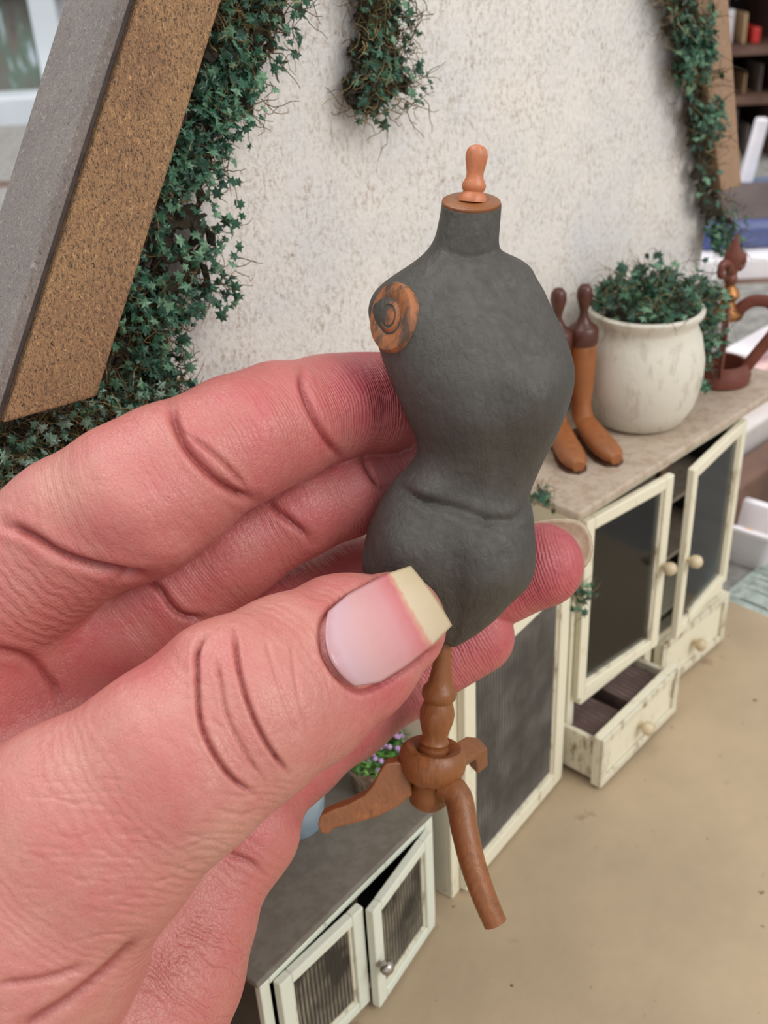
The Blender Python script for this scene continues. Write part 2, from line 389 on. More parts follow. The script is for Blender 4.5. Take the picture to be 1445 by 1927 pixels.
def door(t, fr, w, z0, z1, stile, pm, panem, knob_z=None, knobm='knob', kr=0.2, rail=None, knob_u=None, edge=None):
    rail = rail or stile
    mb = MB(); th = 0.22
    mb.box(fr, 0, stile, -th, 0, z0, z1); mb.box(fr, w - stile, w, -th, 0, z0, z1)
    mb.box(fr, stile, w - stile, -th, 0, z0, z0 + rail); mb.box(fr, stile, w - stile, -th, 0, z1 - rail, z1)
    bd = 0.09                          # inner bead
    mb.box(fr, stile, stile + bd, -th + 0.07, -0.03, z0 + rail, z1 - rail, 1); mb.box(fr, w - stile - bd, w - stile, -th + 0.07, -0.03, z0 + rail, z1 - rail, 1)
    mb.box(fr, stile + bd, w - stile - bd, -th + 0.07, -0.03, z0 + rail, z0 + rail + bd, 1); mb.box(fr, stile + bd, w - stile - bd, -th + 0.07, -0.03, z1 - rail - bd, z1 - rail, 1)
    d = build('door', mb, [M[pm], M['creamw']], t, bevel=0.035)
    mb = MB(); mb.box(fr, stile + 0.02, w - stile - 0.02, -0.09, -0.06, z0 + rail + 0.02, z1 - rail - 0.02); build('pane', mb, M[panem], d)
    if knob_z is not None:
        ku = knob_u if knob_u is not None else w - stile / 2
        ax = fr(0, -1, 0) - fr(0, 0, 0); mb = MB()
        mb.lathe(fr(ku, -th, knob_z), ax, [(kr * .5, -0.02), (kr * .4, kr * .35), (kr * .85, kr * .7), (kr * 1.05, kr * 1.3), (kr * .95, kr * 1.9), (kr * .5, kr * 2.3), (kr * .05, kr * 2.4)], 20)
        build('knob', mb, M[knobm], d, smooth=True)
    return d
def drawer(t, fr, w, dep, z0, z1, label=None, cut=False):
    mb = MB(); th = 0.26
    mb.box(fr, 0, w, -th, 0, z0, z1, 0)
    r = 0.28                              # raised border round the front
    for a in ((0, w, z0, z0 + r), (0, w, z1 - r, z1), (0, r, z0 + r, z1 - r), (w - r, w, z0 + r, z1 - r)): mb.box(fr, a[0], a[1], -th - 0.1, -th, a[2], a[3], 1)
    zz = z1 - 0.25
    mb.box(fr, 0.1, 0.28, 0, dep, z0 + 0.1, zz, 1); mb.box(fr, w - 0.28, w - 0.1, 0, dep, z0 + 0.1, zz, 1)
    mb.box(fr, 0.28, w - 0.28, dep - 0.18, dep, z0 + 0.1, zz, 1); mb.box(fr, 0.28, w - 0.28, 0, dep - 0.18, z0 + 0.1, z0 + 0.25, 2)
    d = build('drawer', mb, [M['cream'], M['creamw'], M['brownin']], t, bevel=0.03)
    if label: d['label'] = label
    ax = fr(0, -1, 0) - fr(0, 0, 0); mb = MB()
    mb.lathe(fr(w / 2, -th, (z0 + z1) / 2), ax, [(.12, -0.02), (.09, 0.12), (.2, 0.2), (.23, 0.3), (.2, 0.42), (.1, 0.48), (.01, 0.5)], 20)
    build('knob', mb, M['knob'], d, smooth=True)
    return d

# tall cream cabinet
HT = 9.0
tc = thing('dresser', G(4.4, 1.8, 0), 'tall cream cabinet with two glass doors, one drawer pulled out, under the big crock', 'cabinet')
mb = MB(); th = 0.3
mb.box(G, 0, th, 0.1, 3.6, 0, HT - .2); mb.box(G, 8.54, 8.84, 0.1, 3.6, 0, HT - .2)
mb.box(G, th, 8.54, 3.4, 3.6, 0, HT - .2, 1); mb.box(G, th, 8.54, 0.25, 3.4, 2.35, 2.55, 0); mb.box(G, th, 8.54, 0.1, 3.4, 0, 0.12, 0)
mb.box(G, th, th + .05, 0.3, 3.4, 2.5, HT - .2, 1); mb.box(G, 8.49, 8.54, 0.3, 3.4, 2.5, HT - .2, 1); mb.box(G, th, 8.54, 0.3, 3.4, HT - .3, HT - .2, 1)
build('body', mb, [M['cream'], M['darkin']], tc, bevel=0.03)
mb = MB(); mb.box(G, 0, 0.34, -0.08, 0.1, 0, HT - .2); mb.box(G, 8.46, 8.84, -0.08, 0.1, 0, HT - .2); mb.box(G, 0.34, 8.46, -0.08, 0.1, HT - .5, HT - .2)
mb.box(G, 0.34, 8.46, -0.3, 0.1, 2.22, 2.5); mb.box(G, 4.15, 4.55, -0.08, 0.1, 0, 2.2)
build('face_frame', mb, M['cream'], tc, bevel=0.04)
mb = MB(); mb.box(G, 4.12, 4.62, -0.06, 0.12, 2.5, HT - .5); o = build('centre_post', mb, M['brownin'], tc, bevel=0.03); o['label'] = 'dark brown post between the doors'
mb = MB(); mb.box(G, -0.3, 11.6, -0.34, 3.85, HT - .2, HT + .06); build('countertop', mb, M['counter'], tc, bevel=0.07)
for z in (4.6, 6.7):
    mb = MB(); mb.box(G, 0.35, 8.49, 0.25, 3.4, z, z + 0.14); build('shelf', mb, M['counter'], tc)
fl = hinged(G, 0.16, -0.1, 4, 1); door(tc, fl, 3.85, 2.54, 8.6, 0.36, 'cream', 'glass', 5.6, knob_u=3.67)
fr_ = hinged(G, 8.6, -0.1, 8, -1); door(tc, fr_, 4.12, 2.58, 8.6, 0.36, 'cream', 'glass', 5.5, knob_u=3.94)
dp = frame(G(-0.25, -1.2, 0), (Zp(1262, 1333, 0) - Zp(1108, 1490, 0)))
dw = drawer(tc, dp, 4.5, 3.2, 0.12, 1.95, 'open drawer with ribbed brown lining')
mb = MB()
for a, b in ((0.35, 2.0), (2.55, 4.15)):
    mb.box(dp, a, b, 0.05, 2.9, 0.3, 1.45)
build('lining', mb, M['drawer'], dw, bevel=0.05)
drawer(tc, frame(G(4.62, -0.1, 0), DV), 4.1, 3.2, 0.12, 2.1)

# items inside the tall cabinet, dim behind the glass
for i, (a, b, z, r, h, mt, lb_) in enumerate(((1.5, 1.9, 2.58, 0.55, 1.5, 'beigepot', 'small tan jar seen through the left glass door, on the cabinet floor'),
                                             (1.9, 1.9, 4.76, 0.5, 1.3, 'gold', 'dim golden jar on the middle shelf behind the left glass door'),
                                             (2.9, 1.8, 2.58, 0.4, 1.1, 'rust', 'small reddish jar at the foot of the cabinet behind glass'))):
    mb = MB(); mb.lathe(G(a, b, z), (0, 0, 1), [(r * .6, 0), (r * .9, h * .2), (r, h * .45), (r * .75, h * .75), (r * .5, h * .85), (r * .6, h)], 24)
    tag(build('jar', mb, M[mt], smooth=True), lb_, 'jar')

# mid cabinet with gauze door
N0, N1 = Zp(850, 1692, 0), Zp(1052, 1452, 0); wN = np.linalg.norm(N1 - N0); fN = frame(N0, N1 - N0); hN = 7.7
nc = thing('cupboard', fN(wN / 2, 1.7, 0), 'white cupboard with one tall dark gauze door, left of the tall cabinet', 'cabinet')
carcass(nc, fN, wN, 3.3, hN, th=0.3)
mb = MB(); mb.box(fN, -0.05, wN + 0.0, -0.1, 3.4, hN, hN + .2); build('top_board', mb, M['cream'], nc, bevel=0.05)
mb = MB(); mb.box(fN, 0, 0.42, -0.02, 0.15, 0, hN); mb.box(fN, wN - 0.35, wN, -0.02, 0.15, 0, hN); mb.box(fN, .42, wN - .35, -0.02, 0.15, 0, .2); mb.box(fN, .42, wN - .35, -0.02, 0.15, hN - .25, hN); build('face_frame', mb, M['cream'], nc, bevel=0.04)
door(nc, frame(fN(0.34, -0.03, 0), N1 - N0), wN - 0.62, 0.12, hN - .1, 0.5, 'cream', 'gauze')
for z in (2.2, 4.3):
    mb = MB(); mb.box(fN, 0.3, wN - 0.3, 0.4, 3.1, z, z + .16); build('shelf', mb, M['counter'], nc)

# low cabinet with grey top
zL = 3.8; L0, L1 = Zp(483, 1854, zL) * [1, 1, 0], Zp(817, 1524, zL) * [1, 1, 0]; wL = np.linalg.norm(L1 - L0); fL = frame(L0, L1 - L0)
lc = thing('low_cabinet', fL(wL / 2, 2, 0), 'low cabinet with a dull grey top, two gauze doors and a silver knob', 'cabinet')
mb = MB(); mb.box(fL, 0.1, 0.35, 0.15, 4.3, 0, zL - .15); mb.box(fL, wL - 0.3, wL - .05, 0.15, 4.3, 0, zL - .15)
mb.box(fL, .35, wL - .3, 4.1, 4.3, 0, zL - .15, 1); mb.box(fL, .35, wL - .3, .3, 4.1, 0.05, .25, 1); mb.box(fL, .35, wL - .3, .3, 4.1, zL - .3, zL - .15, 1)
build('body', mb, [M['darkside'], M['darkin']], lc, bevel=0.03)
mb = MB(); mb.box(fL, 0, wL, 0.0, 4.5, zL - .17, zL); o = build('countertop', mb, M['ctop'], lc, bevel=0.05); o['label'] = 'dull grey worn top'
mb = MB(); mb.box(fL, 0.08, 0.36, 0.02, 0.2, 0, zL - .17); mb.box(fL, wL - 0.36, wL - .05, 0.02, 0.2, 0, zL - .17); mb.box(fL, .36, wL - .36, .02, .2, 0, .25); mb.box(fL, .36, wL - .36, 0.02, 0.2, zL - .38, zL - .17, 0)
build('face_frame', mb, M['white'], lc, bevel=0.03)
mb = MB(); mb.box(fL, 2.9, 3.25, .06, .22, .1, zL - .2); build('centre_post', mb, M['darkside'], lc, bevel=.02)
door(lc, hinged(fL, 0.42, 0.0, 2, 1), 2.62, 0.2, zL - .3, 0.36, 'white', 'gauze2', rail=.3)
door(lc, hinged(fL, wL - 0.4, 0.0, 8, -1), 2.75, 0.16, zL - .3, 0.36, 'white', 'gauze2', 1.75, 'steel', 0.17, rail=.3, knob_u=2.7)

# ------------------------------------------------------------------ crock, boots, ornament on the tall cabinet
ZC = HT + .06
pc = Zp(1200, 786, ZC); pot = thing('plant_pot', pc, 'big glazed off-white crock filled with trailing green ivy on the tall cabinet', 'plant pot')
prof = [(1.15, 0), (1.35, .1), (1.62, .6), (1.80, 1.3), (1.80, 2.0), (1.66, 2.7), (1.5, 3.05), (1.52, 3.2), (1.66, 3.38), (1.68, 3.5), (1.56, 3.56), (1.42, 3.42), (1.38, 3.1), (1.3, 2.9), (0.02, 2.9)]
mb = MB(); mb.lathe(pc, (0, 0, 1), prof, 64); build('bowl', mb, M['pot'], pot, smooth=True)

LEAF = np.array([(0, -0.42), (0.13, -0.2), (0.45, -0.3), (0.3, -0.02), (0.5, 0.2), (0.2, 0.2), (0, 0.55), (-0.2, 0.2), (-0.5, 0.2), (-0.3, -0.02), (-0.45, -0.3), (-0.13, -0.2)])
def leaves(mb, P, size, up, spread=0.9, tone=(0.1, 0.9)):
    up = np.asarray(up, float)
    for p in P:
        nrm = up + rng.normal(0, spread, 3) * 0.7; nrm /= np.linalg.norm(nrm)
        a = np.cross(nrm, rng.normal(0, 1, 3)); a /= np.linalg.norm(a); b = np.cross(nrm, a)
        s_ = size * rng.uniform(0.65, 1.3); fold = rng.uniform(-0.1, 0.45)
        L = LEAF * s_ * (1, rng.uniform(.8, 1.1))
        V = [p + nrm * (0.12 * s_)] + [p + a * x + b * y + nrm * (-abs(x) * fold) for x, y in L]
        mb.add(V, [(0, i + 1, (i + 1) % 12 + 1) for i in range(12)], 0, rng.uniform(*tone) ** 1.3)
def strands(mb, P, length, rad, up, curl=0.6, n=5):
    up = np.asarray(up, float)
    for p in P:
        d = up * 0.6 + rng.normal(0, 1, 3); d /= np.linalg.norm(d); pts = [np.array(p)]
        l = length * rng.uniform(.5, 1.3)
        for i in range(n):
            d = d + rng.normal(0, curl, 3) * .5; d /= np.linalg.norm(d); pts.append(pts[-1] + d * l / n)
        mb.tube(pts, rad * np.linspace(1, .5, n + 1), 3, 0, False, tone=rng.uniform(0, 1))
def inpoly(x, y, poly):
    c = False; n = len(poly); j = n - 1
    for i in range(n):
        if (poly[i][1] > y) != (poly[j][1] > y) and x < (poly[j][0] - poly[i][0]) * (y - poly[i][1]) / (poly[j][1] - poly[i][1]) + poly[i][0]: c = not c
        j = i
    return c
WN = -NV      # outward from the gable
def ivy(name, poly, n_leaf, n_strand, label, size=0.26, thick=0.9, qb=3.9, mossy=0.5, tone=(0.05, 0.9), leafm='leaf', length=0.8, mat=True):
    """climbing plant over an area of the wall; poly given where it grows on the wall plane"""
    pw = [sq(onplane(x, y, qb)) for x, y in poly]; pw = [(a, c) for a, b, c in pw]
    xs = [p[0] for p in pw]; zs = [p[1] for p in pw]
    def pts(n, lo, hi, shrink=0):
        out = []
        cl = [(rng.uniform(min(xs), max(xs)), rng.uniform(min(zs), max(zs))) for _ in range(max(4, n // 12))]
        cl = [c for c in cl if inpoly(c[0], c[1], pw)]
        if not cl: cl = [(np.mean(xs), np.mean(zs))]
        tries = 0
        while len(out) < n and tries < n * 40:
            tries += 1
            if rng.random() < 0.65:
                c = cl[rng.integers(len(cl))]; x, z = c[0] + rng.normal(0, .35), c[1] + rng.normal(0, .35)
            else: x, z = rng.uniform(min(xs), max(xs)), rng.uniform(min(zs), max(zs))
            if inpoly(x, z, pw): out.append(G(x, qb - rng.uniform(lo, hi), z))
        return out
    t = thing(name, G(np.mean(xs), qb, min(zs)), label, 'ivy')
    mb = MB(); leaves(mb, pts(n_leaf, thick * .45, thick * 1.1), size, WN + [0, 0, .5], 0.8, tone); build('leaves', mb, M[leafm], t)
    mb = MB(); strands(mb, pts(n_strand, 0.05, thick * .9), length, 0.014, WN, 0.9); build('dry_stems', mb, M['moss'], t)
    if mat:
        # a lumpy dark mat of stems behind the leaves
        nx, nz = 60, 90; mb = MB(); V = []; ok = {}
        for i in range(nx):
            for j in range(nz):
                x = min(xs) + (max(xs) - min(xs)) * i / (nx - 1); z = min(zs) + (max(zs) - min(zs)) * j / (nz - 1)
                V.append(G(x + rng.normal(0, .05), qb - thick * (.28 + .22 * math.sin(x * 5.1 + z * 3.3) * math.sin(z * 4.7)), z + rng.normal(0, .05)))
                ok[i, j] = all(inpoly(x + dx, z + dz, pw) for dx, dz in ((.3, 0), (-.3, 0), (0, .3), (0, -.3))) and (mossy > .9 or math.sin(x * 7.3 + z * 2.1) * math.sin(z * 6.1 - x * 3) > -.75)
        F = [(i * nz + j, (i + 1) * nz + j, (i + 1) * nz + j + 1, i * nz + j + 1) for i in range(nx - 1) for j in range(nz - 1)
             if ok[i, j] and ok[i + 1, j] and ok[i, j + 1] and ok[i + 1, j + 1]]
        if F:
            mb.add(V, F); o = build('stem_mat', mb, M['mat'], t)
            sd = o.modifiers.new('s', 'SOLIDIFY'); sd.thickness = .1 * S
    return t
ivy('climbing_ivy', [(420, -160), (560, -160), (545, 0), (528, 70), (492, 150), (462, 228), (425, 250), (398, 320), (392, 380), (412, 440), (398, 480), (405, 520), (388, 600), (352, 560), (300, 610), (325, 690), (352, 722), (300, 790), (150, 830), (90, 720), (215, 420), (340, -60)],
    1080, 950, 'dense dark green ivy climbing the wall beside the large left beam', 0.25, 1.0)
ivy('ivy_clump', [(-160, 780), (60, 745), (170, 700), (250, 700), (330, 735), (260, 840), (120, 940), (20, 1010), (-160, 1080)],
    800, 1700, 'mossy grey-green ivy clump under the foot of the large left beam', 0.25, 1.2, tone=(0.1, 1.0), leafm='leafb', mossy=1.0)
ivy('hanging_ivy', [(628, -120), (770, -120), (752, 30), (748, 90), (768, 150), (762, 205), (735, 200), (712, 215), (690, 240), (668, 238), (640, 222), (616, 215), (622, 160), (642, 110), (618, 105), (650, 60)],
    240, 380, 'short ivy strand hanging alone on the white plaster, above the dress form', 0.25, 0.8)
ivy('trailing_ivy', [(1180, -160), (1300, -160), (1308, 60), (1324, 200), (1338, 300), (1350, 380), (1376, 405), (1378, 440), (1362, 476), (1316, 474), (1310, 420), (1290, 380), (1276, 290), (1262, 200), (1238, 110), (1226, 40)],
    640, 420, 'long ivy strand trailing down beside the slim beam at the right of the gable', 0.30, .75, qb=3.85, tone=(0.0, 0.9), length=.9)
# the crock's plant
mb = MB(); P = []
for _ in range(430):
    a = rng.uniform(0, 2 * math.pi); r = 1.55 * math.sqrt(rng.random()); P.append(pc + XY(r * math.cos(a), r * math.sin(a), 3.25 + (2.0 - r) * .62 * rng.uniform(.2, 1.35) + rng.uniform(0, .5)))
rd = DV * .92 - NV * .3
for _ in range(330):          # trailing over the right-hand rim
    u = rng.random(); ce = pc + rd * (1.4 + 0.95 * math.sin(u * 2.2)) + XY(0, 0, 3.75 - 2.6 * u ** 1.6)
    P.append(ce + rng.normal(0, .36 * (1.15 - .45 * u), 3))
for _ in range(7): P.append(pc - NV * 1.75 + DV * .75 + XY(0, 0, 1.35) + rng.normal(0, .11, 3))
fo = MB(); leaves(fo, P, 0.32, (0, -.4, .8), 1.0, (0.05, .85)); build('foliage', fo, M['leaf'], pot)
mb = MB(); strands(mb, [P[i] for i in range(0, len(P) - 8, 2)], 0.9, 0.012, (0, 0, 1), .8); build('dry_stems', mb, M['moss'], pot)
mb = MB(); mb.ball(pc + XY(0, 0, 3.0), 1.3, 14, 0, (1, 1, .35)); build('soil', mb, M['mat'], pot)
# small sprigs
def sprig(px, py, where, label, r=.35, n=34):
    P = [where + rng.normal(0, r, 3) * (1, 1, .6) for _ in range(n)]
    t = thing('ivy_sprig', where, label, 'ivy')
    mb = MB(); leaves(mb, P, .24, (0, -.5, .7), 1.0); build('leaves', mb, M['leaf'], t)
    mb = MB(); strands(mb, P, .5, .011, (0, 0, 1)); build('stems', mb, M['moss'], t)
sprig(0, 0, onplane(1090, 1122, -.35), 'small green ivy sprig just below the ring fingertip, against the glass door', .27)
sprig(0, 0, onplane(1010, 938, .9), 'small dark ivy sprig under the left end of the tall cabinet top', .22)

# boots
def boot(px, py, yaw, label):
    b = Zp(px, py, ZC); ca, sa = math.cos(yaw), math.sin(yaw)
    X = np.array([ca, sa, 0]); Y = np.array([-sa, ca, 0]); Zv = np.array([0, 0, 1.])
    t = thing('riding_boot', b, label, 'boot', 'tan riding boots')
    # rings from cuff to toe: centre (forward, height), half width, half length, tilt
    R = [(-.52, 3.55, .40, .42, 0), (-.5, 2.9, .40, .44, 0), (-.48, 2.1, .36, .40, 0), (-.44, 1.4, .29, .33, 0), (-.40, 1.0, .29, .36, .15), (-.25, .72, .33, .50, .5), (.1, .52, .36, .50, .95), (.5, .40, .38, .38, 1.3), (.95, .32, .40, .30, 1.45), (1.35, .27, .34, .25, 1.5), (1.6, .22, .18, .15, 1.55)]
    n = 20; V = []; F = []
    for x, z, w_, l_, tl in [(a, b_ * (.86 if b_ > 1 else 1), c_, d_, e_) for a, b_, c_, d_, e_ in R]:
        for j in range(n):
            an = 2 * math.pi * j / n; u, v = math.cos(an) * l_, math.sin(an) * w_
            zz = max(0.05, z - u * math.sin(tl)); V.append(b + X * (x + u * math.cos(tl)) + Y * v + Zv * zz)
    F = [(i * n + j, i * n + (j + 1) % n, (i + 1) * n + (j + 1) % n, (i + 1) * n + j) for i in range(len(R) - 1) for j in range(n)] + [tuple(range(n)), tuple((len(R) - 1) * n + j for j in range(n))]
    mb = MB(); mb.add(V, F); build('upper', mb, M['boot'], t, smooth=True)
    mb = MB(); sole = [(-.85, .0), (-.8, .22), (-.4, .28), (.1, .22), (.6, .36), (1.1, .4), (1.5, .28), (1.66, .0)]
    ol = sole + [(x, -y) for x, y in sole[::-1][1:-1]]
    k = len(ol); mb.add([b + X * x + Y * y + Zv * z for z in (0, .09) for x, y in ol], [tuple(range(k))[::-1], tuple(range(k, 2 * k))] + [(i, (i + 1) % k, k + (i + 1) % k, k + i) for i in range(k)])
    mb.box(lambda x, y, z: b + X * x + Y * y + Zv * z, -.85, -.3, -.24, .24, -0.0, .14); build('sole', mb, M['sole'], t)
    c = b + X * -.52 + Zv * 3.0
    mb = MB(); mb.lathe(c, (0, 0, 1), [(.43, -.02), (.45, .1), (.44, .42), (.38, .48), (.22, .6), (.12, .8), (.12, .95), (.18, 1.15), (.23, 1.35), (.21, 1.55), (.12, 1.68), (.01, 1.7)], 24)
    build('boot_tree', mb, M['bootd'], t, smooth=True)
boot(1104, 836, -1.22, 'nearer tan riding boot with dark wooden boot tree, standing left of the crock')
boot(1052, 846, -1.4, 'tan riding boot mostly hidden behind the dress form, only its toe showing')

# rusty crown ornament
oc = Zp(1352, 715, ZC); orn = thing('crown_ornament', oc, 'rusty brown crown-shaped ornament with curved straps and a gilded finial, right of the crock', 'ornament')
mb = MB(); mb.lathe(oc, (0, 0, 1), [(.85, 0), (.98, .04), (1.0, .3), (.9, .5), (.86, .66), (.74, .66), (.7, .3), (.7, 0)], 40, closed=False); build('base_ring', mb, M['rust'], orn, smooth=True)
for k in range(4):
    a = 0.05 + k * math.pi / 2 - 0.35; dr = np.array([math.cos(a), math.sin(a), 0])
    P = catmull([oc + dr * r + XY(0, 0, z) for r, z in ((.8, .5), (1.15, 1.1), (1.55, 1.8), (1.6, 2.3), (1.25, 2.7), (.7, 2.7), (.25, 2.3))], 6)
    mb = MB(); mb.tube(P, .2, 10, 0, True, .35, up=np.cross(dr, (0, 0, 1))); build('strap', mb, M['rust'], orn, smooth=True)
mb = MB(); mb.lathe(oc + XY(0, 0, 2.0), (0, 0, 1), [(.1, 0), (.5, .15), (.55, .3), (.3, .45), (.22, .7), (.36, .85), (.3, 1.05), (.16, 1.2), (.2, 1.5), (.05, 1.6)], 24); build('gilded_hub', mb, M['gold'], orn, smooth=True)
mb = MB(); f0 = oc + XY(0, 0, 3.3)
mb.tube(catmull([f0, f0 + XY(0, 0, .5), f0 + XY(0.02, 0, 1.0), f0 + XY(0.05, 0, 1.5)], 5), np.interp(np.linspace(0, 1, 16), [0, .5, 1], [.12, .3, .02]), 10, flat=.5)
for sg in (-1, 1):
    mb.tube(catmull([f0 + XY(0, 0, .3), f0 + DV * sg * .3 + XY(0, 0, .65), f0 + DV * sg * .62 + XY(0, 0, .7), f0 + DV * sg * .68 + XY(0, 0, .4), f0 + DV * sg * .48 + XY(0, 0, .3)], 5), np.linspace(.16, .09, 21), 10)
mb.ball(f0 + XY(0, 0, .1), .22)
build('finial', mb, M['rust'], orn, smooth=True)

# ------------------------------------------------------------------ flower pots on the low cabinet, twigs
def flowerpot(c, r, h, potm, label, flowers, nleaf=150):
    t = thing('flower_pot', c, label, 'flower pot')
    mb = MB(); mb.lathe(c, (0, 0, 1), [(r * .72, 0), (r * .8, .05), (r * .98, h * .85), (r * 1.08, h * .86), (r * 1.1, h), (r * .95, h), (r * .9, h * .85), (.02, h * .8)], 40); build('pot', mb, M[potm], t, smooth=True)
    P = [c + XY(0, 0, h) + np.array([math.cos(a), math.sin(a), 0]) * r * q_ + XY(0, 0, rng.uniform(-.05, .75) * (1.15 - q_ * .6)) for a, q_ in zip(rng.uniform(0, 6.28, nleaf), np.sqrt(rng.uniform(0, 1.2, nleaf)))]
    mb = MB(); leaves(mb, P, .2, (0, -.3, .8), 1.0); strands(mb, P[::2], .5, .018, (0, 0, 1), .4); build('foliage', mb, M['grass'], t)
    if flowers:
        mb = MB()
        for p in P[::4]: mb.ball(p + XY(0, 0, .22), .07, 6)
        build('blossoms', mb, M['flower'], t, smooth=True)
flowerpot(Zp(556, 1545, zL), .85, 1.5, 'bluepot', 'pale blue glazed pot of green grass, at the left on the grey top', False)
flowerpot(Zp(708, 1478, zL), .72, 1.0, 'beigepot', 'beige pot of tiny purple flowers behind the tripod', True, 260)
mb = MB(); tb = D(395, 2040, 26); tt = D(450, 1838, 24.5)
for i in range(16):
    o_ = rng.normal(0, .28, 3); mid = (tb + tt) / 2 + rng.normal(0, .18, 3)
    mb.tube(catmull([tb + o_, mid + o_ * .7, tt + o_ * .6 + rng.normal(0, .12, 3)], 8), np.linspace(.13, .05, 17), 6)
tag(build('twig_bundle', mb, M['twig'], smooth=True), 'bundle of rough brown twigs at the left end of the low cabinet', 'twigs')

# ------------------------------------------------------------------ the dress form held in the hand
TH = math.radians(9)
NN = FW * math.cos(TH) + UP * math.sin(TH)       # the figure's own "away from viewer" axis
AX = UP * math.cos(TH) - FW * math.sin(TH)       # its upward axis
def tilt(y): return math.radians(float(np.interp(y, [383, 470, 620, 1211], [34, 26, 15, 10])))
def NNy(y): a = tilt(y); return FW * math.cos(a) + UP * math.sin(a)
def fdep(y): return 18.3 + (y - 900) * 0.0024    # distance of its centre line
LC = [(383, 831), (400, 829), (425, 824), (448, 819), (468, 808), (485, 792), (502, 768), (525, 731), (546, 706), (567, 695), (588, 692), (614, 698), (645, 710), (681, 721), (733, 742), (780, 762), (821, 782), (847, 787), (873, 774), (904, 742), (941, 716), (982, 696), (1018, 686), (1057, 679), (1100, 690), (1140, 722), (1175, 770), (1200, 818), (1211, 842)]
RC = [(383, 943), (400, 942), (425, 940), (448, 938), (468, 940), (478, 946), (485, 975), (502, 1000), (525, 1010), (546, 1024), (567, 1032), (598, 1048), (634, 1063), (671, 1075), (697, 1079), (728, 1076), (775, 1061), (821, 1042), (863, 1021), (910, 1001), (932, 994), (951, 1000), (982, 1004), (1034, 1007), (1070, 1005), (1096, 994), (1122, 965), (1159, 933), (1192, 894), (1211, 862)]
TK = [(383, .47), (440, .48), (480, .55), (530, .72), (600, 1.0), (700, 1.25), (780, 1.2), (850, .95), (900, .86), (940, .9), (1000, 1.12), (1060, 1.12), (1120, .9), (1180, .55), (1211, .2)]
def poly_dist(px, py, pl):
    d = np.full(px.shape, 1e9)
    for (x0, y0), (x1, y1) in zip(pl[:-1], pl[1:]):
        vx, vy = x1 - x0, y1 - y0; t = np.clip(((px - x0) * vx + (py - y0) * vy) / (vx * vx + vy * vy + 1e-9), 0, 1)
        d = np.minimum(d, np.hypot(px - x0 - t * vx, py - y0 - t * vy))
    return d
ys = np.linspace(383, 1211, 170); n = 110
lx = np.interp(ys, *zip(*LC)); rx = np.interp(ys, *zip(*RC)); tk = np.interp(ys, *zip(*TK))
ker = np.array([1, 2, 1]) / 4.
def sm(a, k=2):
    for _ in range(k): a = np.concatenate([[a[0]], np.convolve(a, ker, 'valid'), [a[-1]]])
    return a
lx, rx, tk = sm(lx, 4), sm(rx, 3), sm(tk, 20)
V = np.zeros((len(ys), n, 3)); PX = np.zeros((len(ys), n)); PY = np.zeros((len(ys), n)); NR = np.zeros((len(ys), n, 3))
for i, y in enumerate(ys):
    d = fdep(y); c = D((lx[i] + rx[i]) / 2, y, d); hw = (rx[i] - lx[i]) / 2 * d / FP
    for j in range(n):
        an = 2 * math.pi * j / n; cx, cy = math.cos(an), math.sin(an); e = 2 / 2.25
        ux = math.copysign(abs(cx) ** e, cx); uy = math.copysign(abs(cy) ** e, cy)
        t_ = tk[i] * (0.9 if cy > 0 else 1.1)
        V[i, j] = c + RT * ux * hw + NNy(y) * uy * t_
        PX[i, j] = (lx[i] + rx[i]) / 2 + ux * (rx[i] - lx[i]) / 2; PY[i, j] = y; NR[i, j] = RT * cx * .6 + NN * cy
front = np.clip(-(NR @ FW) * 1.6, 0, 1)
disp = np.zeros_like(PX)
def gb(x, y, sx, sy, h): return h * np.exp(-((PX - x) / sx) ** 2 - ((PY - y) / sy) ** 2)
disp += gb(985, 735, 60, 75, .20) + gb(870, 770, 55, 80, .10) + gb(745, 1000, 40, 60, .16) + gb(925, 1060, 60, 70, .12) + gb(800, 905, 28, 16, .10)
disp -= gb(930, 800, 22, 90, .05) + gb(842, 1060, 26, 80, .09) + gb(880, 470, 50, 30, .06) + gb(870, 905, 60, 40, .06)
for pl, s_, h in (([(742, 903), (790, 925), (850, 936), (905, 956), (958, 962), (999, 934)], 9, .10), ([(905, 956), (930, 975), (985, 978)], 6, .04), ([(848, 990), (862, 1060), (850, 1190)], 7, .03), ([(843, 462), (880, 470), (940, 462)], 6, .03), ([(900, 560), (950, 540), (965, 500)], 8, .03), ([(985, 500), (1008, 530), (1024, 560)], 6, .05)):
    disp -= h * np.exp(-(poly_dist(PX, PY, pl) / s_) ** 2)
V += NR * (disp * front)[..., None]
form = thing('dress_form', D(803, 1500, fdep(1500)), 'small dark grey dress form on a turned wooden tripod, held between thumb and fingers', 'dress form')
mb = MB(); F = [(i * n + j, i * n + (j + 1) % n, (i + 1) * n + (j + 1) % n, (i + 1) * n + j) for i in range(len(ys) - 1) for j in range(n)] + [tuple(range(n))[::-1], tuple((len(ys) - 1) * n + j for j in range(n))]
mb.add(V.reshape(-1, 3), F); o = build('torso', mb, M['torso'], form, smooth=True); o['label'] = 'dark grey painted torso'
PXC = lambda y: fdep(y) / FP
cb = D(886.5, 383, fdep(383)); a_ = tilt(383); AXC = UP * math.cos(a_) - FW * math.sin(a_)
mb = MB(); mb.lathe(cb - AXC * .03, AXC, [(.465, 0), (.478, .03), (.47, .07), (.43, .09), (.3, .1), (.01, .105)], 48); build('neck_cap', mb, M['owood'], form, smooth=True)
fb = D(889, 377, fdep(377)); ft = D(898, 280, fdep(280)); k = PXC(340)
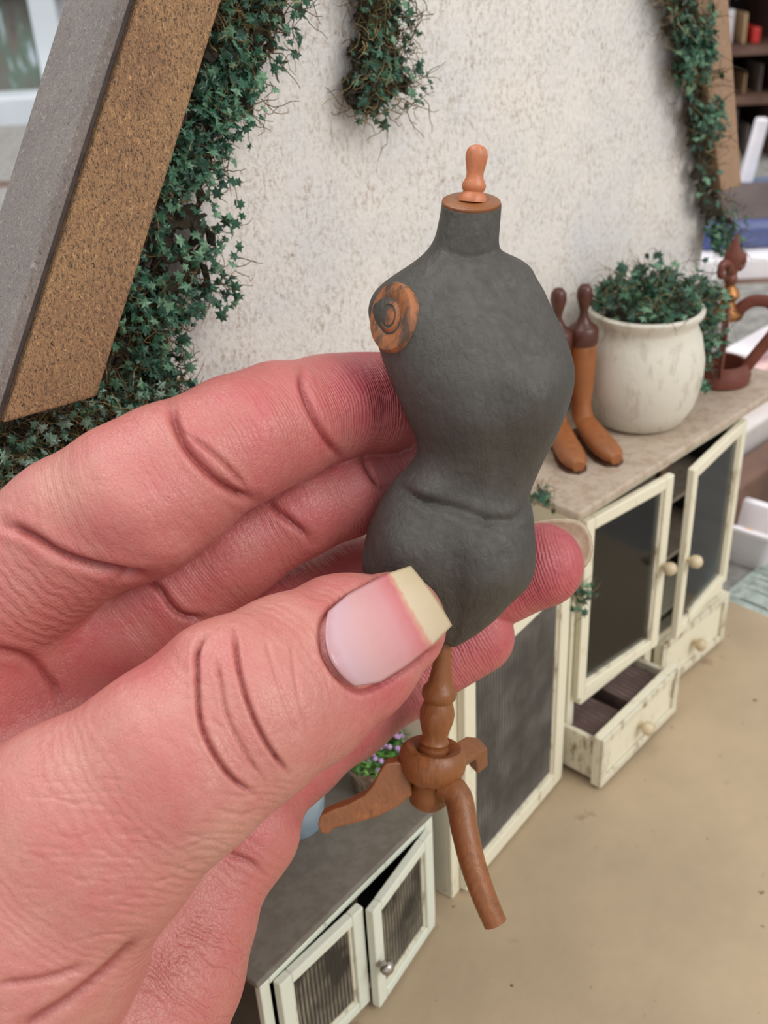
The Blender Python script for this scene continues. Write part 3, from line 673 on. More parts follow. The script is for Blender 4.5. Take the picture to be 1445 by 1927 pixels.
mb = MB(); mb.lathe(fb, ft - fb, [(a * k, b * k * 1.06) for a, b in ((29, -2), (28, 4), (24, 10), (19, 15), (22, 20), (23, 26), (20, 32), (17, 38), (16, 46), (18, 56), (20.5, 68), (21, 76), (19, 85), (14, 91), (7, 94), (.5, 95))], 40); build('finial', mb, M['fwood'], form, smooth=True)
# wooden armhole disc
an_ = -RT * .70 - FW * .68 + UP * .05; an_ /= np.linalg.norm(an_); ac = D(735, 596, fdep(596) - .66)
k = .0088
mb = MB(); mb.lathe(ac - an_ * .22, an_, [(.48, 0), (.49, .17), (.46, .235), (.38, .25), (.27, .235), (.245, .21), (.225, .21), (.21, .25), (.17, .27), (.15, .235), (.13, .235), (.12, .265), (.07, .275), (.01, .275)], 48)
V_ = mb.v[0]; q0 = (V_ - ac) @ UP; mb.v[0] = V_ + np.outer(q0 * .16, UP); build('armhole_disc', mb, M['stump'], form, smooth=True)
# stand
p0, p1 = D(838, 1195, fdep(1195)), D(806, 1500, fdep(1500)); ax_ = (p1 - p0) / np.linalg.norm(p1 - p0); L_ = np.linalg.norm(p1 - p0); k = PXC(1350)
sc1 = L_ / (1500 - 1195)
mb = MB(); mb.lathe(p0, ax_, [(a * k, (y - 1195) * sc1) for a, y in ((13, 1180), (14, 1215), (17, 1245), (21, 1270), (24, 1284), (31, 1292), (33, 1300), (32, 1308), (26, 1316), (30, 1326), (33, 1338), (32, 1352), (28, 1366), (24, 1380), (25, 1388), (28, 1392), (26, 1397), (27, 1402), (29, 1406), (27, 1411), (29, 1417), (31, 1423), (28, 1428), (28, 1440))], 40); build('pole', mb, M['owood'], form, smooth=True)
mb = MB(); mb.lathe(p0, ax_, [(a * k, (y - 1195) * sc1) for a, y in ((30, 1412), (38, 1404), (52, 1402), (61, 1410), (65, 1425), (64, 1440), (56, 1455), (44, 1464), (37, 1470), (38, 1490), (36, 1508), (26, 1518), (10, 1521), (1, 1521))], 48); build('hub', mb, M['owood'], form, smooth=True)
def plate(name, outline, dep, thick, dirv):
    mb = MB(); P = np.array([D(x, y, dep(x, y) if callable(dep) else dep) for x, y in outline]); k = len(P)
    Q = P + dirv * thick; mb.add(np.vstack([P, Q]), [tuple(range(k)), tuple(range(k, 2 * k))[::-1]] + [(i, (i + 1) % k, k + (i + 1) % k, k + i) for i in range(k)])
    return build(name, mb, M['owood'], form, bevel=.035)
ol = [(768, 1436), (746, 1430), (724, 1434), (712, 1452), (700, 1476), (684, 1494), (654, 1510), (622, 1522), (602, 1532), (597, 1548), (603, 1565), (618, 1567), (627, 1556), (668, 1546), (710, 1534), (748, 1515), (766, 1500), (775, 1495)]
ol = [(x, y + 4) for x, y in ol]
plate('leg', ol, lambda x, y: 19.35 + (x - 770) * .0022, .34, NN * .97 + RT * .15)
mb = MB(); P = catmull([D(*a) for a in ((838, 1478, 19.45), (862, 1500, 19.3), (874, 1560, 19.1), (888, 1620, 18.95), (908, 1680, 18.85), (932, 1738, 18.8))], 6)
mb.tube(P, np.linspace(.27, .21, len(P)), 14, up=NN, flat=1.1); build('leg', mb, M['owood'], form, smooth=True)
mb = MB(); mb.tube([D(*a) for a in ((838, 1440, 20.0), (880, 1412, 20.5), (897, 1408, 21.0), (900, 1440, 21.6))], [.3, .28, .22, .2], 4, up=UP); build('leg', mb, M['owood'], form, bevel=.03)

# ------------------------------------------------------------------ the hand: one continuous surface grown from rounded segments
def CX(x, y, d): return np.array([(x - W / 2) * d / FP, (H / 2 - y) * d / FP, -d])      # camera-aligned centimetres
def chain(nodes, flat=1.0):
    out = []
    for a, b in zip(nodes[:-1], nodes[1:]):
        out.append((CX(*a[:3]), CX(*b[:3]), a[3] * a[2] / FP, b[3] * b[2] / FP))
    return out, flat
CH = dict(
    thumb=chain([(738, 1178, 17.15, 102), (655, 1222, 16.75, 141), (552, 1284, 16.1, 163), (448, 1342, 15.4, 178), (325, 1440, 15.1, 186), (150, 1580, 15.2, 222), (-10, 1750, 15.5, 290), (-230, 2000, 16.6, 370)], .80),
    index=chain([(-70, 1160, 17.6, 150), (140, 997, 17.2, 138), (250, 944, 17.1, 148), (330, 895, 17.2, 138), (400, 853, 17.3, 116), (450, 828, 17.5, 119), (525, 797, 17.9, 112), (610, 770, 18.5, 97), (720, 748, 19.2, 99), (830, 720, 20.2, 88)], .92),
    middle=chain([(250, 1160, 18.9, 140), (430, 1030, 18.9, 102), (560, 960, 19.1, 88), (650, 925, 19.35, 84), (715, 900, 19.8, 72), (800, 865, 20.5, 72), (880, 830, 20.9, 64)], .95),
    ring=chain([(330, 1270, 19.8, 120), (520, 1170, 20.3, 92), (680, 1090, 20.8, 78), (800, 1110, 21.0, 78), (935, 1092, 20.9, 81), (1018, 1064, 20.6, 80)], .95),
    pinky=chain([(430, 1540, 19.0, 100), (552, 1422, 19.8, 88), (655, 1350, 20.4, 78), (765, 1275, 20.8, 72), (895, 1197, 20.9, 73)], .95),
    palm=chain([(-260, 1300, 18.6, 300), (-60, 1230, 18.8, 240), (120, 1180, 19.2, 180), (250, 1230, 19.8, 160), (330, 1380, 20.0, 150), (380, 1500, 19.4, 150)]),
    heel=chain([(465, 1565, 18.6, 95), (405, 1660, 18.3, 88), (372, 1722, 18.1, 110), (318, 1820, 17.8, 142), (225, 1930, 17.5, 200), (0, 2200, 18.2, 330)]),
    heelb=chain([(430, 1560, 18.9, 100), (150, 1600, 18.3, 260), (-200, 1700, 18.4, 420), (-560, 2250, 20.5, 480)]),
)
CUM = {}
def seg(P, a, b, ra, rb, fl):
    ab = b - a; L2 = ab @ ab
    ap = P - a; tu = (ap @ ab) / L2; t = np.clip(tu, 0, 1).astype(np.float32)
    q = ap - t[:, None] * ab
    if fl != 1: q = q * np.array([1, 1, 1 / fl])
    r = ra + (rb - ra) * (t * t * (3 - 2 * t) * .4 + t * .6)
    return (np.sqrt((q * q).sum(1)) - r) * (fl if fl < 1 else 1) ** .5, t, tu
def smin(a, b, k):
    h = np.maximum(k - np.abs(a - b), 0) / k; return np.minimum(a, b) - h * h * k * .25
def chain_d(P, key):
    segs, fl = CH[key]; best = None; al = 0; ws = 0; c = 0
    for si, (a, b, ra, rb) in enumerate(segs):
        d, t, tu = seg(P, a, b, ra, rb, fl); L = np.linalg.norm(b - a)
        w = np.exp(-np.clip(d + .3, -5, 8) / .12); al = al + w * (c + (np.maximum(tu, 0) if si == len(segs) - 1 else t) * L); ws = ws + w
        best = d if best is None else smin(best, d, .22)
        c += L
    return best, al / (ws + 1e-30)
KEYS = list(CH)
def sdf(P, full=False):
    P = P.astype(np.float32); ds = {}; al = {}
    for k in KEYS: ds[k], al[k] = chain_d(P, k)
    body = smin(smin(ds['palm'], ds['heelb'], .9), ds['heel'], .5)
    f = smin(ds['index'], ds['middle'], .07); f = smin(f, ds['ring'], .07); f = smin(f, ds['pinky'], .07)
    d = smin(body, f, .28); d = smin(d, ds['thumb'], .22)
    if not full: return d
    K = np.stack([ds[k] for k in KEYS]); idx = K.argmin(0); A = np.stack([al[k] for k in KEYS])[idx, np.arange(len(P))]
    Ks = np.sort(K, 0); return d, idx, A, Ks[1] - Ks[0], K
def grad(P, e=.02):
    g = np.stack([sdf(P + np.eye(3)[i] * e) - sdf(P - np.eye(3)[i] * e) for i in range(3)], 1); return g / (np.linalg.norm(g, axis=1)[:, None] + 1e-9)
VX = 0.11
lo = np.array([-12.5, -12.5, -24.0]); hi = np.array([4.6, 3.0, -12.0]); N = np.ceil((hi - lo) / VX).astype(int)
ax3 = [lo[i] + VX * np.arange(N[i]) for i in range(3)]
Gd = np.empty(N, np.float32)
for i in range(N[0]):
    yy, zz = np.meshgrid(ax3[1], ax3[2], indexing='ij'); P = np.stack([np.full(yy.size, ax3[0][i]), yy.ravel(), zz.ravel()], 1)
    Gd[i] = sdf(P).reshape(N[1], N[2])
Gd[0] = Gd[:, 0] = 1.0; Gd[-1] = Gd[:, -1] = 1.0; Gd[:, :, 0] = 1.0; Gd[:, :, -1] = 1.0      # closed where the arm leaves the modelled region
# surface nets
ins = Gd < 0
cn = np.zeros(tuple(N - 1), np.int8)
for a in (0, 1):
    for b in (0, 1):
        for c in (0, 1): cn += ins[a:N[0] - 1 + a, b:N[1] - 1 + b, c:N[2] - 1 + c]
act = (cn > 0) & (cn < 8); ci = np.argwhere(act); vid = -np.ones(act.shape, np.int64); vid[act] = np.arange(len(ci))
acc = np.zeros((len(ci), 3)); cnt = np.zeros(len(ci))
cor = [(a, b, c) for a in (0, 1) for b in (0, 1) for c in (0, 1)]
for p in cor:
    for axn in range(3):
        if p[axn]: continue
        q_ = list(p); q_[axn] = 1
        va = Gd[tuple((ci + p).T)]; vb = Gd[tuple((ci + q_).T)]; w = (va < 0) != (vb < 0)
        t = np.where(w, va / (va - vb + 1e-12), 0); pt = np.array(p, float) + 0 * ci; pt[:, axn] = t
        acc[w] += pt[w]; cnt[w] += 1
HV = lo + VX * (ci + acc / cnt[:, None])
HF = []
for axn in range(3):
    o1, o2 = [(1, 2), (2, 0), (0, 1)][axn]
    s0 = [slice(None)] * 3; s1 = [slice(None)] * 3; s0[axn] = slice(0, -1); s1[axn] = slice(1, None)
    ch = ins[tuple(s0)] != ins[tuple(s1)]; e = np.argwhere(ch)
    e = e[(e[:, o1] > 0) & (e[:, o2] > 0) & (e[:, o1] < N[o1] - 1) & (e[:, o2] < N[o2] - 1)]
    u1 = np.zeros(3, int); u1[o1] = 1; u2 = np.zeros(3, int); u2[o2] = 1
    qd = np.stack([vid[tuple((e - u1 - u2).T)], vid[tuple((e - u2).T)], vid[tuple(e.T)], vid[tuple((e - u1).T)]], 1)
    fl = ins[tuple(e.T)]; qd[~fl] = qd[~fl][:, ::-1]; HF.append(qd)
HF = np.concatenate(HF)
def subdiv(V, F):
    E = np.sort(np.stack([F, np.roll(F, -1, 1)], 2).reshape(-1, 2), 1); U_, inv = np.unique(E, axis=0, return_inverse=True)
    inv = inv.reshape(len(F), 4); nv = len(V); em = V[U_].mean(1); fc = V[F].mean(1)
    c = nv + len(U_) + np.arange(len(F)); e_ = nv + inv
    NF = np.concatenate([np.stack([F[:, i], e_[:, i], c, e_[:, i - 1]], 1) for i in range(4)])
    return np.vstack([V, em, fc]), NF
def onto(V, it=2):
    bd = (V < lo + VX * 2.5).any(1) | (V > hi - VX * 2.5).any(1)
    for _ in range(it):
        for s_ in range(0, len(V), 200000):
            sl = slice(s_, s_ + 200000); m = ~bd[sl]; P = V[sl][m]; d = np.clip(sdf(P), -.08, .08); P = P - grad(P) * d[:, None]
            T = V[sl]; T[m] = P; V[sl] = T
    return V
HV = onto(HV, 2); HV, HF = subdiv(HV, HF); HV = onto(HV, 1); HV, HF = subdiv(HV, HF); HV = onto(HV, 1)
dd, part, along, gap, KD = sdf(HV, True); nrm = grad(HV)
hx = W / 2 + HV[:, 0] / -HV[:, 2] * FP; hy = H / 2 - HV[:, 1] / -HV[:, 2] * FP
facing = np.clip(nrm[:, 2] * 2.0 + .2, 0, 1)
def isin(*names): return np.isin(part, [KEYS.index(k) for k in names])
fold = np.zeros(len(HV)); dsp = np.zeros(len(HV))
CR = [
    (('thumb',), [(387, 1196), (371, 1227), (370, 1275), (375, 1344), (387, 1386), (411, 1431), (442, 1469), (477, 1493)], 4.8, .10),
    (('thumb',), [(440, 1185), (447, 1248), (458, 1296), (473, 1341), (494, 1386), (518, 1424), (543, 1455)], 4.5, .085),
    (('thumb',), [(406, 1240), (415, 1289), (425, 1341), (449, 1393), (477, 1441), (498, 1466)], 4.5, .045),
    (('thumb',), [(501, 1203), (518, 1265), (539, 1327), (563, 1386)], 4.0, .022),
    (('thumb',), [(549, 1213), (556, 1270), (566, 1325), (582, 1368)], 4.0, .02),
    (('thumb',), [(735, 1078), (690, 1100), (640, 1130), (611, 1160), (604, 1192), (612, 1236), (640, 1277), (675, 1302), (714, 1291), (770, 1258), (825, 1214)], 6.0, .07),
    (('index', 'palm'), [(321, 760), (330, 795), (350, 840), (385, 882), (420, 912), (455, 932), (482, 940)], 8, .13),
    (('index',), [(350, 815), (395, 848), (435, 885), (468, 925)], 5, .05),
    (('index',), [(564, 695), (570, 735), (585, 775), (605, 810), (625, 840), (648, 866)], 7, .09),
    (('index', 'palm', 'thumb'), [(10, 985), (60, 1008), (110, 1040), (165, 1062), (230, 1077), (285, 1084)], 9, .14),
    (('middle', 'palm', 'ring'), [(262, 1078), (300, 1108), (322, 1140), (350, 1160), (395, 1165)], 7, .10),
    (('middle',), [(490, 930), (520, 960), (555, 988), (588, 1018)], 7, .08),
    (('middle',), [(676, 850), (700, 895), (726, 930)], 6, .07),
    (('palm', 'thumb', 'index'), [(-40, 1215), (20, 1228), (60, 1242), (95, 1280), (118, 1320)], 8, .07),
    (('palm', 'index'), [(210, 1092), (245, 1082), (272, 1078)], 5, .05),
    (('thumb', 'heelb', 'heel'), [(262, 1765), (200, 1825), (130, 1880), (40, 1935)], 11, .07),
    (('thumb', 'heelb'), [(-10, 1852), (80, 1842), (165, 1815)], 8, .05),
    (('heel', 'heelb', 'pinky'), [(395, 1585), (430, 1605), (470, 1622), (500, 1642)], 7, .05),
]
rr = np.random.default_rng(3)
for i in range(26):       # fine taut lines fanning from the web under the thumb joint
    x0, y0 = 560 - i * 12.5, 1478 + i * 11.5; L0_ = rr.uniform(60, 130); a = math.radians(rr.uniform(158, 188))
    CR.append((('thumb',), [(x0, y0), (x0 + L0_ * .5 * math.cos(a), y0 - L0_ * .5 * math.sin(a) + rr.uniform(-5, 5)), (x0 + L0_ * math.cos(a), y0 - L0_ * math.sin(a) + rr.uniform(0, 16))], 3.4, rr.uniform(.006, .015)))
for i in range(34):       # dry wrinkles on the thumb's base
    x0, y0 = rr.uniform(30, 250), rr.uniform(1440, 1720); L0_ = rr.uniform(40, 110)
    CR.append((('thumb',), [(x0, y0), (x0 + L0_ * .5, y0 + rr.uniform(-6, 10)), (x0 + L0_, y0 + rr.uniform(-8, 22))], 3.2, rr.uniform(.004, .011)))
for parts, pl, sg, dp in CR:
    xs_ = [p[0] for p in pl]; ys_ = [p[1] for p in pl]; m = isin(*parts) & (nrm[:, 2] > -.1) & (hx > min(xs_) - 60) & (hx < max(xs_) + 60) & (hy > min(ys_) - 60) & (hy < max(ys_) + 60)
    ii = np.where(m)[0]
    if not len(ii): continue
    q_ = np.array(pl, float); pl2 = catmull(np.c_[q_, 0 * q_[:, 0]], 4)[:, :2]
    d = poly_dist(hx[ii], hy[ii], [tuple(k) for k in pl2]); g = np.exp(-(d / sg) ** 2)
    tp = np.clip(np.minimum(np.hypot(hx[ii] - pl[0][0], hy[ii] - pl[0][1]), np.hypot(hx[ii] - pl[-1][0], hy[ii] - pl[-1][1])) / (30 if dp > .03 else 12), .12, 1); g = g * tp
    dsp[ii] -= dp * g * facing[ii]; dsp[ii] += dp * .12 * tp * np.exp(-((d - sg * 2.4) / (sg * 1.3)) ** 2) * facing[ii]
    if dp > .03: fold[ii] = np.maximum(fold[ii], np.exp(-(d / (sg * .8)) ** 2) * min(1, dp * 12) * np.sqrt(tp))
def hb(x, y, sx, sy, h, *parts):
    global dsp
    g = h * np.exp(-((hx - x) / sx) ** 2 - ((hy - y) / sy) ** 2) * facing
    dsp = dsp + np.where(isin(*parts), g, 0)
hb(240, 960, 110, 60, .10, 'index'); hb(520, 790, 60, 55, .06, 'index'); hb(690, 745, 50, 50, .08, 'index'); hb(330, 1040, 60, 30, .08, 'index')
hb(250, 1185, 70, 60, -.14, 'palm', 'thumb', 'middle'); hb(345, 1200, 40, 34, .06, 'palm', 'thumb', 'ring'); hb(425, 1090, 40, 30, .05, 'middle')
hb(720, 1190, 60, 70, -.05, 'thumb'); hb(330, 1690, 60, 160, -.05, 'heel', 'heelb')
HV = HV + nrm * dsp[:, None]
gapw = np.clip(gap / .25, 0, 1); red = np.full(len(HV), .44); ridge = np.zeros(len(HV)); wrk = np.full(len(HV), .25)
def blob(arr, x, y, r, v, *parts):
    w = np.exp(-((hx - x) ** 2 + (hy - y) ** 2) / r ** 2) * sum(RW[KEYS.index(k)] for k in parts); arr += (v - arr) * w
RW = np.exp(-np.clip(KD - KD.min(0), 0, 3) / .10); RW /= RW.sum(0); red = np.array([.30, .44, .58, .70, .58, .58, .42, .42]) @ RW
for a in ((700, 740, 110, .80, 'index'), (500, 760, 90, .62, 'index'), (560, 830, 70, .55, 'index'), (230, 960, 150, .45, 'index'), (100, 900, 90, .25, 'index'), (1040, 1060, 110, .80, 'ring'), (920, 1200, 90, .72, 'pinky'),
          (640, 1390, 60, .35, 'thumb'), (730, 1300, 70, .72, 'thumb'), (820, 1210, 50, .6, 'thumb'), (640, 1110, 60, .45, 'thumb'), (440, 1250, 60, .4, 'thumb'), (330, 1480, 90, .50, 'thumb'), (170, 1560, 100, .42, 'thumb'),
          (430, 1590, 80, .12, 'thumb'), (100, 1400, 90, .25, 'thumb'), (240, 1180, 90, .92, 'palm', 'thumb'), (60, 1250, 90, .6, 'palm', 'thumb'), (460, 1570, 60, .58, 'heel', 'pinky', 'heelb'), (430, 1700, 50, .50, 'heel'), (760, 860, 60, .8, 'middle')):  # the palm hollow's stronger red also paints in some of its shade
    blob(red, *a)
ridge[isin('index')] = .22; ridge[isin('middle', 'ring', 'pinky')] = .3
for a in ((710, 750, 120, 1.0, 'index'), (500, 790, 90, .55, 'index'), (1050, 1070, 110, 1.0, 'ring'), (920, 1210, 90, .8, 'pinky'), (760, 870, 80, 1.0, 'middle')): blob(ridge, *a)
blob(wrk, 350, 1800, 150, 1.0, 'heel', 'heelb'); blob(wrk, 60, 1150, 120, .7, 'palm', 'index')
ridge *= gapw; wrk *= gapw
HW = CC + HV[:, :1] * RT + HV[:, 1:2] * UP + HV[:, 2:] * (-FW)
me = bpy.data.meshes.new('person_hand'); horg = HW.mean(0)
me.vertices.add(len(HW)); me.vertices.foreach_set('co', ((HW - horg) * S).astype(np.float32).ravel())
me.loops.add(HF.size); me.polygons.add(len(HF)); me.loops.foreach_set('vertex_index', HF.astype(np.int32).ravel())
me.polygons.foreach_set('loop_start', np.arange(0, HF.size, 4, dtype=np.int32))
me.update(calc_edges=True); me.polygons.foreach_set('use_smooth', [True] * len(me.polygons))
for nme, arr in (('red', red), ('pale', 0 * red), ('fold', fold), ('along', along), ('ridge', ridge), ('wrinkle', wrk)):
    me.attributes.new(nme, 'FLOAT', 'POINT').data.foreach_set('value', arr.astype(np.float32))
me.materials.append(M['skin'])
hand = bpy.data.objects.new('person_hand', me); sc.collection.objects.link(hand); hand.location = horg * S; hand['_o'] = horg.tolist()
tag(hand, 'left hand with pink skin and long thumbnail, pinching the grey dress form', 'hand')
print('hand verts', len(HW))

# nails
t = NT('nail'); u = t.attr('u'); nz = t.noise(3.0, 4)
uu = t.math('ADD', u, t.math('MULTIPLY', t.math('SUBTRACT', nz, .5), .10))
t.col(t.ramp(uu, [(0.0, (178, 134, 136)), (0.1, (190, 156, 162)), (0.3, (194, 150, 150)), (0.55, (194, 136, 136)), (0.69, (190, 112, 114)), (0.735, (194, 142, 122)), (0.76, (196, 178, 150)), (1.0, (184, 166, 134))]))
t.rough(0.24); t.b.inputs['Subsurface Weight'].default_value = .1; t.b.inputs['Subsurface Scale'].default_value = .001
t.bump(t.noise(5, 4), .012, .6); nailm = t.m
def cdepth(x, y):      # distance at which the line through this point first meets the skin
    d = 14.0
    for _ in range(80):
        v = float(sdf(CX(x, y, d)[None])[0])
        if v < .004: break
        d += max(v * .8, .01)
        if d > 23: return None
    return d
SA = np.array([(618, 1152), (655, 1120), (699, 1096), (734, 1079), (772, 1066)], float); SB = np.array([(668, 1291), (714, 1283), (764, 1252), (812, 1214), (849, 1177)], float)
Aq, Bq = [], []
nu, nv2 = 40, 30; PXn = np.zeros((nu, nv2, 2))
for i in range(nu):
    u = i / (nu - 1); k = u * 4; a = np.array([np.interp(k, range(5), SA[:, c]) for c in (0, 1)]); b = np.array([np.interp(k, range(5), SB[:, c]) for c in (0, 1)])
    ax2 = np.array([.92, -.39])
    for j in range(nv2):
        v = j / (nv2 - 1); PXn[i, j] = a + (b - a) * v - ax2 * 27 * math.sin(math.pi * v) ** .8 * (1 - u) ** 2 + ax2 * 4 * math.sin(math.pi * v) * u ** 3
smp = []
for i in range(0, 30, 4):
    for j in range(2, nv2, 4):
        x, y = PXn[i, j]; d = cdepth(x, y)
        if d and d < 17.6: smp.append((x - 720, y - 1180, d))
smp = np.array(smp); x_, y_ = smp[:, 0] / 100, smp[:, 1] / 100
co = np.linalg.lstsq(np.c_[np.ones(len(x_)), x_, y_, x_ * x_, x_ * y_, y_ * y_], smp[:, 2], rcond=None)[0]
mb = MB(); V = []; ut = []
for i in range(nu):
    for j in range(nv2):
        x, y = PXn[i, j]; a, b = (x - 720) / 100, (y - 1180) / 100; u = i / (nu - 1); v = j / (nv2 - 1)
        d = co @ [1, a, b, a * a, a * b, b * b] - .075 + .02 * (1 - u) ** 8 + .03 * (2 * v - 1) ** 6 * (1 - u ** 3) - .05 * u * u
        V.append(D(x, y, d)); ut.append(u)
mb.add(V, [(i * nv2 + j, (i + 1) * nv2 + j, (i + 1) * nv2 + j + 1, i * nv2 + j + 1) for i in range(nu - 1) for j in range(nv2 - 1)])
o = build('thumbnail', mb, nailm, hand, smooth=True); o['label'] = 'long pale thumbnail'
o.data.attributes.new('u', 'FLOAT', 'POINT').data.foreach_set('value', np.array(ut, np.float32))
sd = o.modifiers.new('s', 'SOLIDIFY'); sd.thickness = .045 * S; sd.offset = 0
mb = MB(); V = []; ut = []; out_ = catmull([(985, 992, 0), (1012, 982, 0), (1050, 977, 0), (1088, 981, 0), (1108, 1000, 0), (1114, 1030, 0), (1110, 1050, 0), (1100, 1066, 0)], 5)[:, :2]
for i, (x, y) in enumerate(out_):
    for j in range(7):
        w = j / 6; cx_, cy_ = 1018 + (x - 1018) * (.62 + .38 * w), 1066 + (y - 1066) * (.62 + .38 * w); V.append(D(cx_, cy_, 21.05 - .12 * w * w)); ut.append(.74 + .2 * w)
k = len(out_); mb.add(V, [(i * 7 + j, (i + 1) * 7 + j, (i + 1) * 7 + j + 1, i * 7 + j + 1) for i in range(k - 1) for j in range(6)])
o = build('fingernail', mb, simple('nail_edge', (196, 178, 152), (172, 150, 124), 4, .4, .01), hand, smooth=True); o['label'] = 'pale edge of the ring fingernail'
sd = o.modifiers.new('s', 'SOLIDIFY'); sd.thickness = .09 * S; sd.offset = 0

# ------------------------------------------------------------------ the real room around the miniature
TZ = -1.2
mb = MB(); fw = lambda x, y, z: XY(x, y, z)
M['cloth'] = simple('table_cloth', (150, 148, 142), (112, 110, 106), 1.5, .9, .05)
tb_ = thing('table', (10, 60, -75), 'big worktable covered in grey cloth that carries the miniature house and the clutter', 'table')
mb.box(fw, -150, 190, -30, 160, TZ - 2.5, TZ); build('tabletop', mb, M['cloth'], tb_, bevel=.3)
for x in (-145, 180):
    for y in (-25, 150):
        mb = MB(); mb.box(fw, x, x + 5, y, y + 5, -75, TZ - 2.5); build('leg', mb, M['brownin'], tb_)
roomw = simple('room_paint', (232, 228, 230), (224, 220, 224), .02, .9)
mb = MB(); mb.box(fw, -260, 330, 200, 204, -75, 190); wl = struct(build('wall_far', mb, roomw))
mb = MB(); mb.box(fw, -260, 330, -60, 204, -77, -75); struct(build('floor_room', mb, M['brownin']))
# window seen past the left beam, hung on the far wall
def onY(x, y, Y):
    v = ray(x, y); return CC + v * (Y / v[1])
def wq(x0, y0, x1, y1, Y):
    a, b = onY(x0, y0, Y), onY(x1, y1, Y); return a[0], b[0], b[2], a[2]
win = bpy.data.objects.new('window_1', None); sc.collection.objects.link(win); win['_o'] = [0., 199., 0.]; win.location = (0, 1.99, 0); struct(win)
glow = NT('window_view'); glow.col(glow.ramp(glow.noise(.11, 4, .7, glow.vec((2.2, 1, .5))), [(.34, (58, 56, 60)), (.46, (112, 104, 98)), (.56, (96, 116, 100)), (.66, (205, 214, 226))])); glow.rough(.3)
xa, xb, za, zb = wq(-330, 8, 132, 168, 199)
M['wframe'] = simple('window_frame_paint', (214, 222, 226), (202, 210, 214), .1, .5)
mb = MB(); mb.box(fw, xa, xb, 199.0, 199.8, za - 4, zb); build('outdoor_view', mb, glow.m, win)
mb = MB(); mb.box(fw, xa - 4, xb + 8, 196, 200, zb, zb + 4); mb.box(fw, xa - 4, xb + 8, 196, 200, za - 8, za - 4)
a_ = onY(94, 60, 199)[0]; mb.box(fw, a_ - 2.2, a_ + 2.2, 196.4, 199, za - 4, zb); a_ = onY(-120, 60, 199)[0]; mb.box(fw, a_ - 2.2, a_ + 2.2, 196.4, 199, za - 4, zb)
build('window_frame', mb, M['wframe'], win, bevel=.3)
s_ = onY(60, 180, 199); mb = MB(); mb.box(fw, xa - 8, xb + 12, 190, 200, s_[2] - 4.5, s_[2] + 1.0); build('window_sill', mb, M['wframe'], win, bevel=.4)
mb = MB(); c = onY(10, 392, 120); mb.box(fw, c[0] - 60, c[0] + 9, 118, 122, TZ, c[2] + 1.2); tag(build('wooden_rail', mb, M['brownin'], bevel=.2), 'dark brown wooden ledge far behind, left of the large beam', 'ledge')

# clutter on the table at the right, out of focus
def slab(name, px, py, w_, dpt, h, mat, yaw, label, cat, z0=TZ, bevel=.15, group=None, parent=None):
    c = Zp(px, py, z0); ca, sa = math.cos(yaw), math.sin(yaw)
    fr = lambda x, y, z: c + np.array([ca * x - sa * y, sa * x + ca * y, z])
    mb = MB(); mb.box(fr, -w_ / 2, w_ / 2, 0, dpt, 0, h)
    o = build(name, mb, mat, bevel=bevel); return tag(o, label, cat, group), fr
yw = math.atan2(DV[1], DV[0])
cm = {k: simple('c_' + k, *v) for k, v in dict(pinkw=((232, 200, 208), (240, 222, 228), .3, .5), blue=((52, 70, 128), (96, 104, 138), .25, .35), white=((232, 228, 230), (218, 214, 216), .3, .5), tan=((190, 160, 122), (170, 138, 100), .5, .7), grey=((122, 112, 106), (98, 90, 86), .5, .7), red=((196, 44, 36), (170, 36, 36), .5, .5),
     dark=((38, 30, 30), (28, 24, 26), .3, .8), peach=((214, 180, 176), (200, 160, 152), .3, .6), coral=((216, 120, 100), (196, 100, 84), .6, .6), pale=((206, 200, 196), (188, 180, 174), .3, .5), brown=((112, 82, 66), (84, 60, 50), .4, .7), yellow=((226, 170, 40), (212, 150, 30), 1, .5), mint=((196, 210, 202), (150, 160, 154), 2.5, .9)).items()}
# bowl with yellow paint
bc = Zp(1392, 1040, TZ); t = thing('plastic_tub', bc, 'white plastic tub with yellow blob inside, beyond the beige board', 'tub')
def rrect(a, b, r, z, n=6):
    P = []
    for cx_, cy_, a0 in ((a - r, b - r, 0), (-a + r, b - r, 90), (-a + r, -b + r, 180), (a - r, -b + r, 270)):
        for i in range(n + 1):
            an = math.radians(a0 + 90 * i / n); P.append((cx_ + r * math.cos(an), cy_ + r * math.sin(an), z))
    return P
rings = [rrect(1.3, .85, .3, 0), rrect(1.75, 1.2, .4, 1.7), rrect(1.9, 1.35, .45, 1.75), rrect(1.9, 1.35, .45, 1.9), rrect(1.6, 1.05, .4, 1.85), rrect(1.3, .8, .3, .8)]
k = len(rings[0]); ca, sa = math.cos(-.75), math.sin(-.75)
mb = MB(); V = [bc + np.array([ca * x - sa * y, sa * x + ca * y, z]) for rg in rings for x, y, z in rg]
mb.add(V, [(i * k + j, i * k + (j + 1) % k, (i + 1) * k + (j + 1) % k, (i + 1) * k + j) for i in range(5) for j in range(k)] + [tuple(range(k))[::-1], tuple(5 * k + j for j in range(k))])
build('tub', mb, cm['white'], t, smooth=True)
mb = MB(); mb.ball(bc + XY(.1, -.1, .95), .42, 10, 0, (1, 1, .5)); build('paint', mb, cm['yellow'], t, smooth=True)
